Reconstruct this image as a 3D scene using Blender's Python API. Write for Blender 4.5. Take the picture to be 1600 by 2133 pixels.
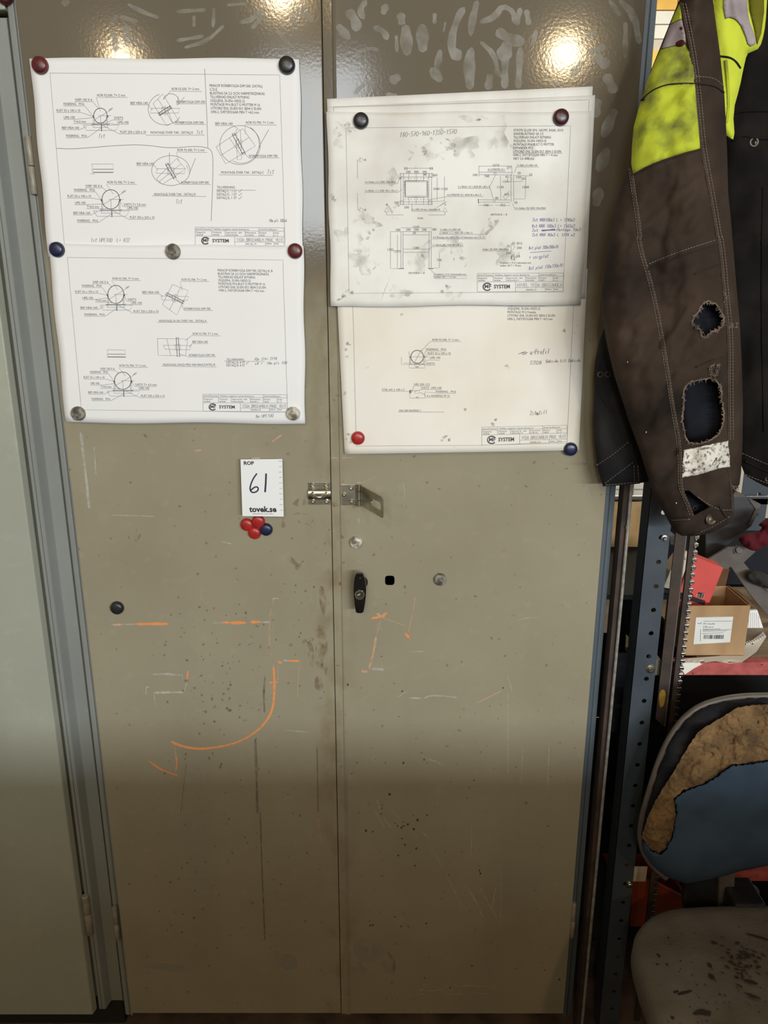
import bpy, bmesh, math, random
import numpy as np
from mathutils import Vector, noise
from mathutils.geometry import delaunay_2d_cdt, tessellate_polygon

for _o in list(bpy.data.objects):
    bpy.data.objects.remove(_o)
SC = bpy.context.scene
COL = SC.collection
R = random.Random(7)

# ------------------------------------------------------------------ camera
F_PX, PITCH, DIST, CAM_H = 1602.0, math.radians(15.9), 1.337, 1.60
cam_data = bpy.data.cameras.new('camera')
cam = bpy.data.objects.new('camera', cam_data)
COL.objects.link(cam)
cam.location = (0, -DIST, CAM_H)
cam.rotation_euler = (math.radians(90) - PITCH, 0, 0)
cam_data.sensor_fit = 'VERTICAL'
cam_data.sensor_height = 36
cam_data.lens = 36 * F_PX / 2133
cam_data.clip_start = 0.05
SC.camera = cam

# ------------------------------------------------------------------ light
SC.view_settings.view_transform = 'Standard'
SC.view_settings.look = 'None'
SC.view_settings.gamma = 1
SC.view_settings.use_curve_mapping = False
SC.view_settings.exposure = 0.05
world = bpy.data.worlds.new('world')
SC.world = world
world.use_nodes = True
world.node_tree.nodes['Background'].inputs[0].default_value = (1.0, 0.90, 0.76, 1)
world.node_tree.nodes['Background'].inputs[1].default_value = 0.23


def area(name, loc, target, sx, sy, power, color):
    l = bpy.data.lights.new(name, 'AREA')
    l.shape = 'RECTANGLE'
    l.size, l.size_y, l.energy, l.color = sx, sy, power, color
    o = bpy.data.objects.new(name, l)
    COL.objects.link(o)
    o.location = loc
    d = Vector(target) - Vector(loc)
    o.rotation_euler = d.to_track_quat('-Z', 'Y').to_euler()
    return o


def bulb(name, loc, power, color, radius):
    l = bpy.data.lights.new(name, 'POINT')
    l.energy, l.color, l.shadow_soft_size = power, color, radius
    o = bpy.data.objects.new(name, l)
    COL.objects.link(o)
    o.location = loc
    return o


WARM, COOL = (1.0, 0.74, 0.42), (0.86, 0.94, 1.0)
# long strip window of the workshop behind the photographer (cool daylight)
area('strip_window_light', (2.1, -4.8, 2.05), (2.1, 0, 1.3), 3.0, 0.24, 200, COOL)
# tall window further left
area('high_window_light', (-0.62, -6.5, 2.85), (0, 0, 1.5), 0.9, 1.5, 72, COOL)
# ceiling lamps
bulb('hall_lamp', (-0.62, -4.0, 3.36), 60, WARM, 0.06)
bulb('hall_lamp', (1.12, -4.0, 3.02), 60, WARM, 0.06)
bulb('hall_lamp', (-1.62, -4.0, 3.00), 30, WARM, 0.04)
# daylight and lamp in the aisle behind the rack
area('aisle_light', (1.1, 1.0, 2.7), (0.75, 1.6, 1.5), 0.8, 0.5, 22, (1.0, 0.86, 0.6))

# ------------------------------------------------------------------ helpers
_S, _C = math.sin(PITCH), math.cos(PITCH)


def P(u, v, Y=0.0):
    """point of the vertical plane y = Y that photo pixel (u, v) shows"""
    x, y = (u - 800) / F_PX, (1066.5 - v) / F_PX
    dy, dz = _C + y * _S, -_S + y * _C
    k = (Y + DIST) / dy
    return Vector((x * k, Y, CAM_H + dz * k))


def PZ(u, v, z):
    """point of the level plane z that photo pixel (u, v) shows"""
    x, y = (u - 800) / F_PX, (1066.5 - v) / F_PX
    dy, dz = _C + y * _S, -_S + y * _C
    k = (z - CAM_H) / dz
    return Vector((x * k, -DIST + dy * k, z))


MATS = {}


def mat(name, c, rough=0.6, metal=0.0, c2=None, scale=30.0, bump=0.0, bscale=None, detail=4, spec=0.5,
        stretch=(1, 1, 1), lo=0.35, hi=0.65, coat=0.0, bdist=0.002):
    if name in MATS:
        return MATS[name]
    m = bpy.data.materials.new(name)
    m.use_nodes = True
    nt = m.node_tree
    N, L = nt.nodes, nt.links
    b = N['Principled BSDF']
    b.inputs['Roughness'].default_value = rough
    b.inputs['Metallic'].default_value = metal
    b.inputs['Specular IOR Level'].default_value = spec
    b.inputs['Coat Weight'].default_value = coat
    tc = N.new('ShaderNodeTexCoord')
    mp = N.new('ShaderNodeMapping')
    mp.inputs['Scale'].default_value = stretch
    L.new(tc.outputs['Object'], mp.inputs['Vector'])
    if c2 is None:
        c2 = tuple(x * 0.86 for x in c)
    n = N.new('ShaderNodeTexNoise')
    n.inputs['Scale'].default_value = scale
    n.inputs['Detail'].default_value = detail
    L.new(mp.outputs[0], n.inputs['Vector'])
    r = N.new('ShaderNodeValToRGB')
    r.color_ramp.elements[0].position, r.color_ramp.elements[1].position = lo, hi
    r.color_ramp.elements[0].color = (*c, 1)
    r.color_ramp.elements[1].color = (*c2, 1)
    L.new(n.outputs['Fac'], r.inputs[0])
    L.new(r.outputs[0], b.inputs['Base Color'])
    if bump:
        n2 = N.new('ShaderNodeTexNoise')
        n2.inputs['Scale'].default_value = bscale or scale * 4
        n2.inputs['Detail'].default_value = 3
        L.new(mp.outputs[0], n2.inputs['Vector'])
        bp = N.new('ShaderNodeBump')
        bp.inputs['Strength'].default_value = bump
        bp.inputs['Distance'].default_value = bdist
        L.new(n2.outputs['Fac'], bp.inputs['Height'])
        L.new(bp.outputs[0], b.inputs['Normal'])
    MATS[name] = m
    return m


def film(name, c, rough, lo, hi, scale, amount=1.0, stretch=(1, 1, 1)):
    """thin uneven film (chalk, dust, grime) that lets the paint below show through"""
    m = mat(name, c, rough, scale=scale)
    nt = m.node_tree
    N, L = nt.nodes, nt.links
    b = N['Principled BSDF']
    tc = N.new('ShaderNodeTexCoord')
    mp = N.new('ShaderNodeMapping')
    mp.inputs['Scale'].default_value = stretch
    L.new(tc.outputs['Object'], mp.inputs['Vector'])
    n = N.new('ShaderNodeTexNoise')
    n.inputs['Scale'].default_value = scale
    n.inputs['Detail'].default_value = 5
    L.new(mp.outputs[0], n.inputs['Vector'])
    mr = N.new('ShaderNodeMapRange')
    mr.inputs['From Min'].default_value, mr.inputs['From Max'].default_value = lo, hi
    mr.inputs['To Max'].default_value = amount
    L.new(n.outputs['Fac'], mr.inputs['Value'])
    L.new(mr.outputs[0], b.inputs['Alpha'])
    return m


def mesh_obj(name, verts, faces, m=None, parent=None, smooth=False):
    me = bpy.data.meshes.new(name)
    me.from_pydata([tuple(v) for v in verts], [], faces)
    me.update()
    if smooth:
        me.polygons.foreach_set('use_smooth', [True] * len(me.polygons))
    if m:
        me.materials.append(m)
    o = bpy.data.objects.new(name, me)
    COL.objects.link(o)
    if parent:
        o.parent = parent
    return o


def tag(o, label=None, cat=None, group=None, kind=None):
    if label:
        o['label'] = label
    if cat:
        o['category'] = cat
    if group:
        o['group'] = group
    if kind:
        o['kind'] = kind
    return o


def thing(name, label=None, cat=None, group=None, kind=None):
    o = bpy.data.objects.new(name, None)
    o.empty_display_size = 0.05
    COL.objects.link(o)
    return tag(o, label, cat, group, kind)


class MB:
    """collects simple shapes, then links them as ONE mesh"""
    def __init__(s):
        s.v, s.f = [], []

    def add(s, vs, fs):
        k = len(s.v)
        s.v += [Vector(v) for v in vs]
        s.f += [tuple(i + k for i in f) for f in fs]
        return s

    def box(s, x0, x1, y0, y1, z0, z1):
        vs = [(x, y, z) for x in (x0, x1) for y in (y0, y1) for z in (z0, z1)]
        return s.add(vs, [(0, 1, 3, 2), (4, 6, 7, 5), (0, 4, 5, 1), (2, 3, 7, 6), (0, 2, 6, 4), (1, 5, 7, 3)])

    def tube(s, pts, r, n=8, caps=True):
        pts = [Vector(p) for p in pts]
        rs = r if isinstance(r, (list, tuple)) else [r] * len(pts)
        vs, fs = [], []
        for i, p in enumerate(pts):
            d = (pts[min(i + 1, len(pts) - 1)] - pts[max(i - 1, 0)]).normalized()
            a = d.orthogonal().normalized() if i == 0 else (a - d * a.dot(d)).normalized()
            b = d.cross(a)
            for k in range(n):
                t = 2 * math.pi * k / n
                vs.append(p + (a * math.cos(t) + b * math.sin(t)) * rs[i])
        for i in range(len(pts) - 1):
            for k in range(n):
                fs.append((i * n + k, i * n + (k + 1) % n, (i + 1) * n + (k + 1) % n, (i + 1) * n + k))
        if caps:
            fs.append(tuple(range(n))[::-1])
            fs.append(tuple(range((len(pts) - 1) * n, len(pts) * n)))
        return s.add(vs, fs)

    def lathe(s, prof, axis_o=(0, 0, 0), axis=(0, -1, 0), n=24):
        """prof: (radius, distance along axis)"""
        ax = Vector(axis).normalized()
        a = ax.orthogonal().normalized()
        b = ax.cross(a)
        o = Vector(axis_o)
        vs, fs = [], []
        for r, h in prof:
            for k in range(n):
                t = 2 * math.pi * k / n
                vs.append(o + ax * h + (a * math.cos(t) + b * math.sin(t)) * r)
        for i in range(len(prof) - 1):
            for k in range(n):
                fs.append((i * n + k, i * n + (k + 1) % n, (i + 1) * n + (k + 1) % n, (i + 1) * n + k))
        fs.append(tuple(range(n))[::-1])
        fs.append(tuple(range((len(prof) - 1) * n, len(prof) * n)))
        return s.add(vs, fs)

    def prism(s, front, off, holes=()):
        """polygon (list of 3-D points, holes allowed) given a thickness vector"""
        loops = [[Vector(p) for p in front]] + [[Vector(p) for p in h] for h in holes]
        allp = [p for l in loops for p in l]
        tris = tessellate_polygon(loops)
        n = len(allp)
        off = Vector(off)
        fs = [tuple(t) for t in tris] + [tuple(i + n for i in t[::-1]) for t in tris]
        k = 0
        for l in loops:
            m = len(l)
            for i in range(m):
                a, b = k + i, k + (i + 1) % m
                fs.append((a, b, b + n, a + n))
            k += m
        return s.add(allp + [p + off for p in allp], fs)

    def slab(s, px, Y0, Y1, holes=()):
        """pixel polygon seen at depth Y0, thick to Y1"""
        return s.prism([P(u, v, Y0) for u, v in px], (0, Y1 - Y0, 0), [[P(u, v, Y0) for u, v in h] for h in holes])

    def build(s, name, m=None, parent=None, smooth=False, bevel=0.0, auto=False):
        bm = bmesh.new()
        bv = [bm.verts.new(v) for v in s.v]
        for f in s.f:
            try:
                bm.faces.new([bv[i] for i in f])
            except ValueError:
                pass
        bmesh.ops.recalc_face_normals(bm, faces=bm.faces)
        me = bpy.data.meshes.new(name)
        bm.to_mesh(me)
        bm.free()
        if m:
            me.materials.append(m)
        o = bpy.data.objects.new(name, me)
        COL.objects.link(o)
        if parent:
            o.parent = parent
        if smooth:
            me.polygons.foreach_set('use_smooth', [True] * len(me.polygons))
            me.set_sharp_from_angle(angle=math.radians(38))
        if bevel:
            b = o.modifiers.new('bevel', 'BEVEL')
            b.width, b.segments, b.limit_method, b.angle_limit = bevel, 2, 'ANGLE', math.radians(40)
        return o


def ring(cx, cz, r, y, n=16, rx=None):
    return [Vector((cx + (rx or r) * math.cos(2 * math.pi * k / n), y, cz + r * math.sin(2 * math.pi * k / n))) for k in range(n)]


def rrect(x0, x1, z0, z1, r, y, n=4):
    out = []
    for cx, cz, a0 in ((x1 - r, z1 - r, 0), (x0 + r, z1 - r, 90), (x0 + r, z0 + r, 180), (x1 - r, z0 + r, 270)):
        for k in range(n + 1):
            a = math.radians(a0 + 90 * k / n)
            out.append(Vector((cx + r * math.cos(a), y, cz + r * math.sin(a))))
    return out


def copy_tree(o, parent=None):
    c = o.copy()
    COL.objects.link(c)
    c.parent = parent
    for ch in list(o.children):
        copy_tree(ch, c)
    return c


def interp(rows, v):
    if v <= rows[0][0]:
        return rows[0][1]
    for (a, x), (b, y) in zip(rows, rows[1:]):
        if v <= b:
            return x + (y - x) * (v - a) / (b - a)
    return rows[-1][1]


def smooth_loop(pts, it=2, closed=True):
    for _ in range(it):
        out = []
        n = len(pts)
        for i in range(n if closed else n - 1):
            a, b = pts[i], pts[(i + 1) % n]
            out.append((a[0] * .75 + b[0] * .25, a[1] * .75 + b[1] * .25))
            out.append((a[0] * .25 + b[0] * .75, a[1] * .25 + b[1] * .75))
        if not closed:
            out = [pts[0]] + out + [pts[-1]]
        pts = out
    return pts


def dense(pts, step, closed=True):
    out = []
    n = len(pts)
    for i in range(n if closed else n - 1):
        a, b = pts[i], pts[(i + 1) % n]
        k = max(1, int(math.hypot(b[0] - a[0], b[1] - a[1]) / step))
        for j in range(k):
            t = j / k
            out.append((a[0] + (b[0] - a[0]) * t, a[1] + (b[1] - a[1]) * t))
    if not closed:
        out.append(pts[-1])
    return out


def inside(poly, q):
    poly = np.array(poly)
    q = np.array(q)
    x, y = q[:, 0][:, None], q[:, 1][:, None]
    x0, y0 = poly[:, 0], poly[:, 1]
    x1, y1 = np.roll(x0, -1), np.roll(y0, -1)
    c = ((y0 > y) != (y1 > y)) & (x < (x1 - x0) * (y - y0) / (y1 - y0 + 1e-12) + x0)
    return c.sum(1) % 2 == 1


def edge_dist(poly, q):
    poly = np.array(poly)
    q = np.array(q)
    a, b = poly, np.roll(poly, -1, 0)
    d = b - a
    l2 = (d ** 2).sum(1) + 1e-9
    out = np.empty(len(q))
    for k in range(0, len(q), 2000):
        r = q[k:k + 2000, None, :] - a[None]
        t = np.clip((r * d).sum(2) / l2, 0, 1)
        r -= t[:, :, None] * d
        out[k:k + 2000] = np.sqrt((r ** 2).sum(2).min(1))
    return out


def tri_fill(outline, step, holes=(), seed=3):
    rr = random.Random(seed)
    o = dense(outline, step)
    hs = [dense(h, step * .6) for h in holes]
    arr = np.array(o)
    x0, y0 = arr.min(0)
    x1, y1 = arr.max(0)
    g = []
    j = 0
    y = y0 + step * .5
    while y < y1:
        x = x0 + (step * .5 if j % 2 else 0)
        while x < x1:
            g.append((x + rr.uniform(-.12, .12) * step, y + rr.uniform(-.12, .12) * step))
            x += step
        y += step * .87
        j += 1
    g = np.array(g)
    g = g[inside(o, g)]
    g = g[edge_dist(o, g) > step * .5]
    for h in hs:
        g = g[~inside(h, g)]
        if len(g):
            g = g[edge_dist(h, g) > step * .45]
    pts = list(o)
    edges = [(i, (i + 1) % len(o)) for i in range(len(o))]
    for h in hs:
        k = len(pts)
        pts += h
        edges += [(k + i, k + (i + 1) % len(h)) for i in range(len(h))]
    nb = len(pts)
    pts += [tuple(q) for q in g]
    res = delaunay_2d_cdt([Vector(p) for p in pts], edges, [], 0, 1e-4)
    V = [tuple(v) for v in res[0]]
    T = [tuple(f) for f in res[2]]
    cen = np.array([((V[a][0] + V[b][0] + V[c][0]) / 3, (V[a][1] + V[b][1] + V[c][1]) / 3) for a, b, c in T])
    keep = inside(o, cen)
    for h in hs:
        keep &= ~inside(h, cen)
    return V, [t for t, k in zip(T, keep) if k], o


class Puff:
    """a soft body: outline as seen, its own distance, and a rounded thickness both ways"""
    def __init__(s, outline, Y, front, back, reach, wr=None, rounding=.5):
        s.o, s.Y, s.fr, s.bk, s.reach, s.wr, s.rd = outline, Y, front, back, reach, wr, rounding
        s.d = dense(outline, 12)

    def prof(s, q):
        d = np.clip(edge_dist(s.d, q) / s.reach, 0, 1)
        return (1 - (1 - d) ** 2) ** s.rd

    def depth(s, q, sign=-1):
        h = s.prof(q)
        w = np.array([s.wr(u, v) for u, v in q]) if s.wr else 0
        y0 = s.Y(q[0][0], q[0][1]) if False else np.array([s.Y(u, v) if callable(s.Y) else s.Y for u, v in q])
        if sign < 0:
            return y0 - h * (s.fr + w)
        return y0 + h * s.bk

    def point(s, u, v, off=0.0):
        return P(u, v, float(s.depth([(u, v)])[0]) - off)

    def body(s, name, m, parent, step=9, holes=(), back=True):
        V, T, _ = tri_fill(s.o, step, holes)
        yf = s.depth(V)
        yb = s.depth(V, 1)
        vs = [P(u, v, y) for (u, v), y in zip(V, yf)]
        fs = [t[::-1] for t in T]
        if back:
            n = len(vs)
            V2, T2, _ = tri_fill(s.o, step * 1.6)
            yb = s.depth(V2, 1)
            vs += [P(u, v, s_) for (u, v), s_ in zip(V2, yb)]
            # the back half keeps the true width of the front outline
            fs += [tuple(i + n for i in t) for t in T2]
        return mesh_obj(name, vs, fs, m, parent, True)

    def patch(s, name, poly, m, parent, off=0.0012, step=8, thick=True):
        V, T, b = tri_fill(poly, step)
        y = s.depth(V) - off
        vs = [P(u, v, k) for (u, v), k in zip(V, y)]
        fs = [t[::-1] for t in T]
        if thick:
            n = len(vs)
            y2 = s.depth(b) + .002
            vs += [P(u, v, k) for (u, v), k in zip(b, y2)]
            nb = len(b)
            fs += [(i, (i + 1) % nb, n + (i + 1) % nb, n + i) for i in range(nb)]
        return mesh_obj(name, vs, fs, m, parent, True)

    def seam(s, name, pts, m, parent, r=0.0012, off=0.0008):
        pts = dense(smooth_loop(pts, 2, False), 8, False)
        return MB().tube([s.point(u, v, off) for u, v in pts], r, 6).build(name, m, parent, True)

    def stitch(s, mb, pts, r=0.0004, dash=4.0, gap=2.4, off=0.0012):
        pts = dense(smooth_loop(pts, 2, False), 1.0, False)
        i = 0
        while i + dash < len(pts):
            a, b = pts[i], pts[int(i + dash)]
            mb.tube([s.point(*a, off), s.point(*b, off)], r, 4)
            i += int(dash + gap)


def ribbon(mb, pts, w, Yf, off, step=20):
    """flat stroke on a surface y = Yf(u, v): pts in pixels, w full width in pixels"""
    pts = dense(pts, step, False)
    n = len(pts)
    vs = []
    for i, (u, v) in enumerate(pts):
        a, b = pts[max(0, i - 1)], pts[min(n - 1, i + 1)]
        dx, dy = b[0] - a[0], b[1] - a[1]
        l = math.hypot(dx, dy) or 1
        ww = (w(i / (n - 1)) if callable(w) else w) / 2
        for sg in (1, -1):
            uu, vv = u - dy / l * ww * sg, v + dx / l * ww * sg
            vs.append(P(uu, vv, Yf(uu, vv) - off))
    mb.add(vs, [(2 * i, 2 * i + 1, 2 * i + 3, 2 * i + 2) for i in range(n - 1)])


def blob(mb, poly, Yf, off):
    vs = [P(u, v, Yf(u, v) - off) for u, v in poly]
    mb.add(vs, [t for t in tessellate_polygon([[Vector((u, v, 0)) for u, v in poly]])])


_TX = {}


def glyphs(s, bold=0.0):
    if (s, bold) not in _TX:
        cu = bpy.data.curves.new('t', 'FONT')
        cu.body, cu.size, cu.resolution_u, cu.fill_mode, cu.offset = s, 1, 2, 'FRONT', bold
        ob = bpy.data.objects.new('t', cu)
        COL.objects.link(ob)
        dg = bpy.context.evaluated_depsgraph_get()
        me = bpy.data.meshes.new_from_object(ob.evaluated_get(dg))
        V = [(v.co.x, v.co.y) for v in me.vertices]
        Fc = [tuple(p.vertices) for p in me.polygons]
        bpy.data.objects.remove(ob)
        bpy.data.curves.remove(cu)
        bpy.data.meshes.remove(me)
        _TX[(s, bold)] = (V, Fc)
    return _TX[(s, bold)]


def text(mb, s, x0, yb, x1, cap, Yf, off=0.0004, slope=0.0, bold=0.0):
    """printed line of type: left end, baseline, right end and capital height in pixels"""
    V, Fc = glyphs(s, bold)
    if not V:
        return
    ax, bx = min(a for a, _ in V), max(a for a, _ in V)
    sx, sy = (x1 - x0) / (bx - ax), cap / 0.70
    sh = (x0 - 790) / (6686 - yb)
    vs = []
    for gx, gy in V:
        u = x0 + (gx - ax) * sx + gy * sy * sh
        v = yb - gy * sy + slope * (gx - ax) * sx
        vs.append(P(u, v, Yf(u, v) - off))
    mb.add(vs, Fc)


# single-stroke letters on a 4 x 6 grid, for pen and pencil writing
STROKE = {
    '0': [[(1, 0), (0, 2), (0, 4), (1.5, 6), (3, 5), (3.2, 2), (2, 0), (1, 0)]], '1': [[(1, 4.5), (2, 6), (1.5, 0)]],
    '2': [[(0, 4.5), (1, 6), (3, 5.6), (2.8, 4), (0, 0), (3.4, .2)]],
    '3': [[(0, 5.5), (2, 6), (3, 5), (1.2, 3.3), (3, 2), (2, 0), (0, .4)]],
    '4': [[(2, 6), (0, 2), (3.4, 2.2)], [(2.6, 4), (2.2, 0)]], '5': [[(3, 6), (.8, 6), (.4, 3.6), (2.6, 3.4), (2.8, 1), (1, 0), (0, .6)]],
    '6': [[(2.4, 6), (.6, 3.6), (.2, 1.2), (1.6, 0), (3, 1.2), (2.4, 2.8), (.6, 2.2)]], '7': [[(0, 6), (3.2, 6), (1, 0)], [(.8, 3), (2.8, 3)]],
    '8': [[(1.6, 3.2), (.2, 4.8), (1.6, 6), (3, 4.8), (1.6, 3.2), (.2, 1.4), (1.4, 0), (3, 1.4), (1.6, 3.2)]],
    '9': [[(3, 4.4), (1.6, 6), (.2, 4.6), (1.2, 3), (3, 4.2), (2, 0)]], '-': [[(.4, 2.8), (3, 3)]], '=': [[(.4, 3.6), (2.8, 3.7)], [(.4, 2), (2.8, 2.1)]],
    '+': [[(.2, 2.6), (3.2, 2.8)], [(1.8, 4.4), (1.6, 1)]], '/': [[(0, 0), (2.6, 6)]], ',': [[(1, .6), (.4, -1)]], '.': [[(1, .1), (1.2, .3)]], '_': [[(0, 0), (3, 0)]],
    's': [[(2.4, 3), (.8, 3.4), (.6, 2.2), (2.2, 1.4), (1.6, 0), (0, .4)]], 't': [[(1.4, 5.6), (1, .6), (2, 0), (2.8, .6)], [(0, 3.8), (2.8, 4)]],
    'm': [[(0, 3.4), (0, 0)], [(0, 2.6), (1, 3.4), (1.6, 2.6), (1.5, 0)], [(1.6, 2.6), (2.6, 3.4), (3.3, 2.6), (3.2, 0)]],
    'p': [[(.6, 3.4), (0, -2)], [(.5, 3), (2.2, 3.4), (2.8, 1.6), (1.4, .2), (.3, .8)]], 'l': [[(1.4, 6), (1, .4), (1.6, 0)]],
    'i': [[(1, 3.4), (.9, 0)], [(1.2, 4.8), (1.2, 5)]], 'x': [[(0, 3.4), (2.6, 0)], [(2.6, 3.4), (0, 0)]], 'k': [[(.6, 6), (0, 0)], [(2.6, 3.6), (.3, 1.8), (2.6, 0)]],
    'r': [[(.4, 3.4), (.2, 0)], [(.3, 2.2), (1.4, 3.4), (2.4, 3)]], 'f': [[(2.6, 5.6), (1.6, 6), (1, 4.4), (.8, -.6)], [(0, 3.2), (2.2, 3.4)]],
    'o': [[(1.4, 3.4), (.1, 1.8), (1.2, 0), (2.6, 1.4), (1.4, 3.4)]], 'u': [[(.2, 3.4), (.2, .6), (1.4, 0), (2.4, 1.4), (2.6, 3.4), (2.6, 0)]],
    'a': [[(2.4, 3), (.8, 3.4), (.1, 1.4), (1, 0), (2.4, 1.6), (2.4, 3.2), (2.6, 0)]], 'e': [[(.2, 1.8), (2.4, 2), (1.6, 3.4), (.3, 2.2), (.8, .2), (2.4, .4)]],
    'd': [[(2.4, 2.8), (.8, 3.2), (.1, 1.2), (1.2, 0), (2.4, 1.6)], [(2.8, 6), (2.4, 0)]], 'n': [[(.2, 3.4), (.2, 0)], [(.2, 2.4), (1.6, 3.4), (2.4, 2.4), (2.4, 0)]],
    'g': [[(2.4, 3), (.8, 3.4), (.1, 1.6), (1, .2), (2.4, 1.4), (2.4, 3.2), (2.3, -1.4), (1, -2), (.1, -1.4)]],
    'h': [[(.4, 6), (.2, 0)], [(.2, 2.4), (1.6, 3.4), (2.4, 2.4), (2.4, 0)]], 'v': [[(0, 3.4), (1.2, 0), (2.6, 3.4)]], 'j': [[(1.6, 3.4), (1.4, -1.6), (.2, -1.6)]],
    'A': [[(0, 0), (1.8, 6), (3.4, 0)], [(.7, 2), (2.9, 2)]], 'B': [[(0, 0), (0, 6), (2.4, 5.8), (2.6, 3.6), (0, 3.1), (3, 2.6), (2.8, .2), (0, 0)]],
    'C': [[(3.2, 5), (1.6, 6), (0, 4), (.2, 1.4), (1.8, 0), (3.2, 1)]], 'D': [[(0, 0), (0, 6), (2, 5.8), (3.3, 4), (3.2, 1.6), (1.8, 0), (0, 0)]],
    'E': [[(3, 6), (0, 6), (0, 0), (3, 0)], [(0, 3.1), (2.4, 3.1)]], 'H': [[(0, 0), (0, 6)], [(3, 0), (3, 6)], [(0, 3), (3, 3)]], 'I': [[(1, 0), (1, 6)]],
    'K': [[(0, 0), (0, 6)], [(3, 6), (0, 2.6)], [(1, 3.4), (3.2, 0)]], 'L': [[(0, 6), (0, 0), (3, 0)]], 'M': [[(0, 0), (0, 6), (1.7, 2), (3.4, 6), (3.4, 0)]],
    'N': [[(0, 0), (0, 6), (3, 0), (3, 6)]], 'O': [[(1.6, 0), (.1, 1.6), (.1, 4.4), (1.6, 6), (3.2, 4.4), (3.2, 1.6), (1.6, 0)]], 'P': [[(0, 0), (0, 6), (2.6, 5.8), (2.8, 3.4), (0, 3)]],
    'R': [[(0, 0), (0, 6), (2.6, 5.8), (2.8, 3.4), (0, 3)], [(1.4, 3), (3, 0)]], 'T': [[(0, 6), (3.4, 6)], [(1.7, 6), (1.7, 0)]], 'U': [[(0, 6), (0, 1.4), (1.6, 0), (3, 1.4), (3, 6)]],
    'V': [[(0, 6), (1.6, 0), (3.2, 6)]], 'X': [[(0, 0), (3, 6)], [(0, 6), (3, 0)]], 'Y': [[(0, 6), (1.6, 3), (3.2, 6)], [(1.6, 3), (1.6, 0)]], 'Z': [[(0, 6), (3, 6), (0, 0), (3, 0)]],
    'S': [[(3, 5.2), (1.6, 6), (.2, 4.8), (2.8, 1.6), (1.6, 0), (0, .8)]],
}


def pen(mb, s, x0, yb, x1, cap, Yf, w=0.9, off=0.0004, slope=0.0, slant=0.0):
    adv = (x1 - x0) / max(1, len(s))
    for i, ch in enumerate(s):
        for line in STROKE.get(ch, []):
            pts = []
            for gx, gy in line:
                dx = i * adv + gx / 4 * adv + slant * gy / 6 * cap
                pts.append((x0 + dx, yb - gy / 6 * cap + slope * dx))
            ribbon(mb, pts, w, Yf, off, 40)

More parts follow.
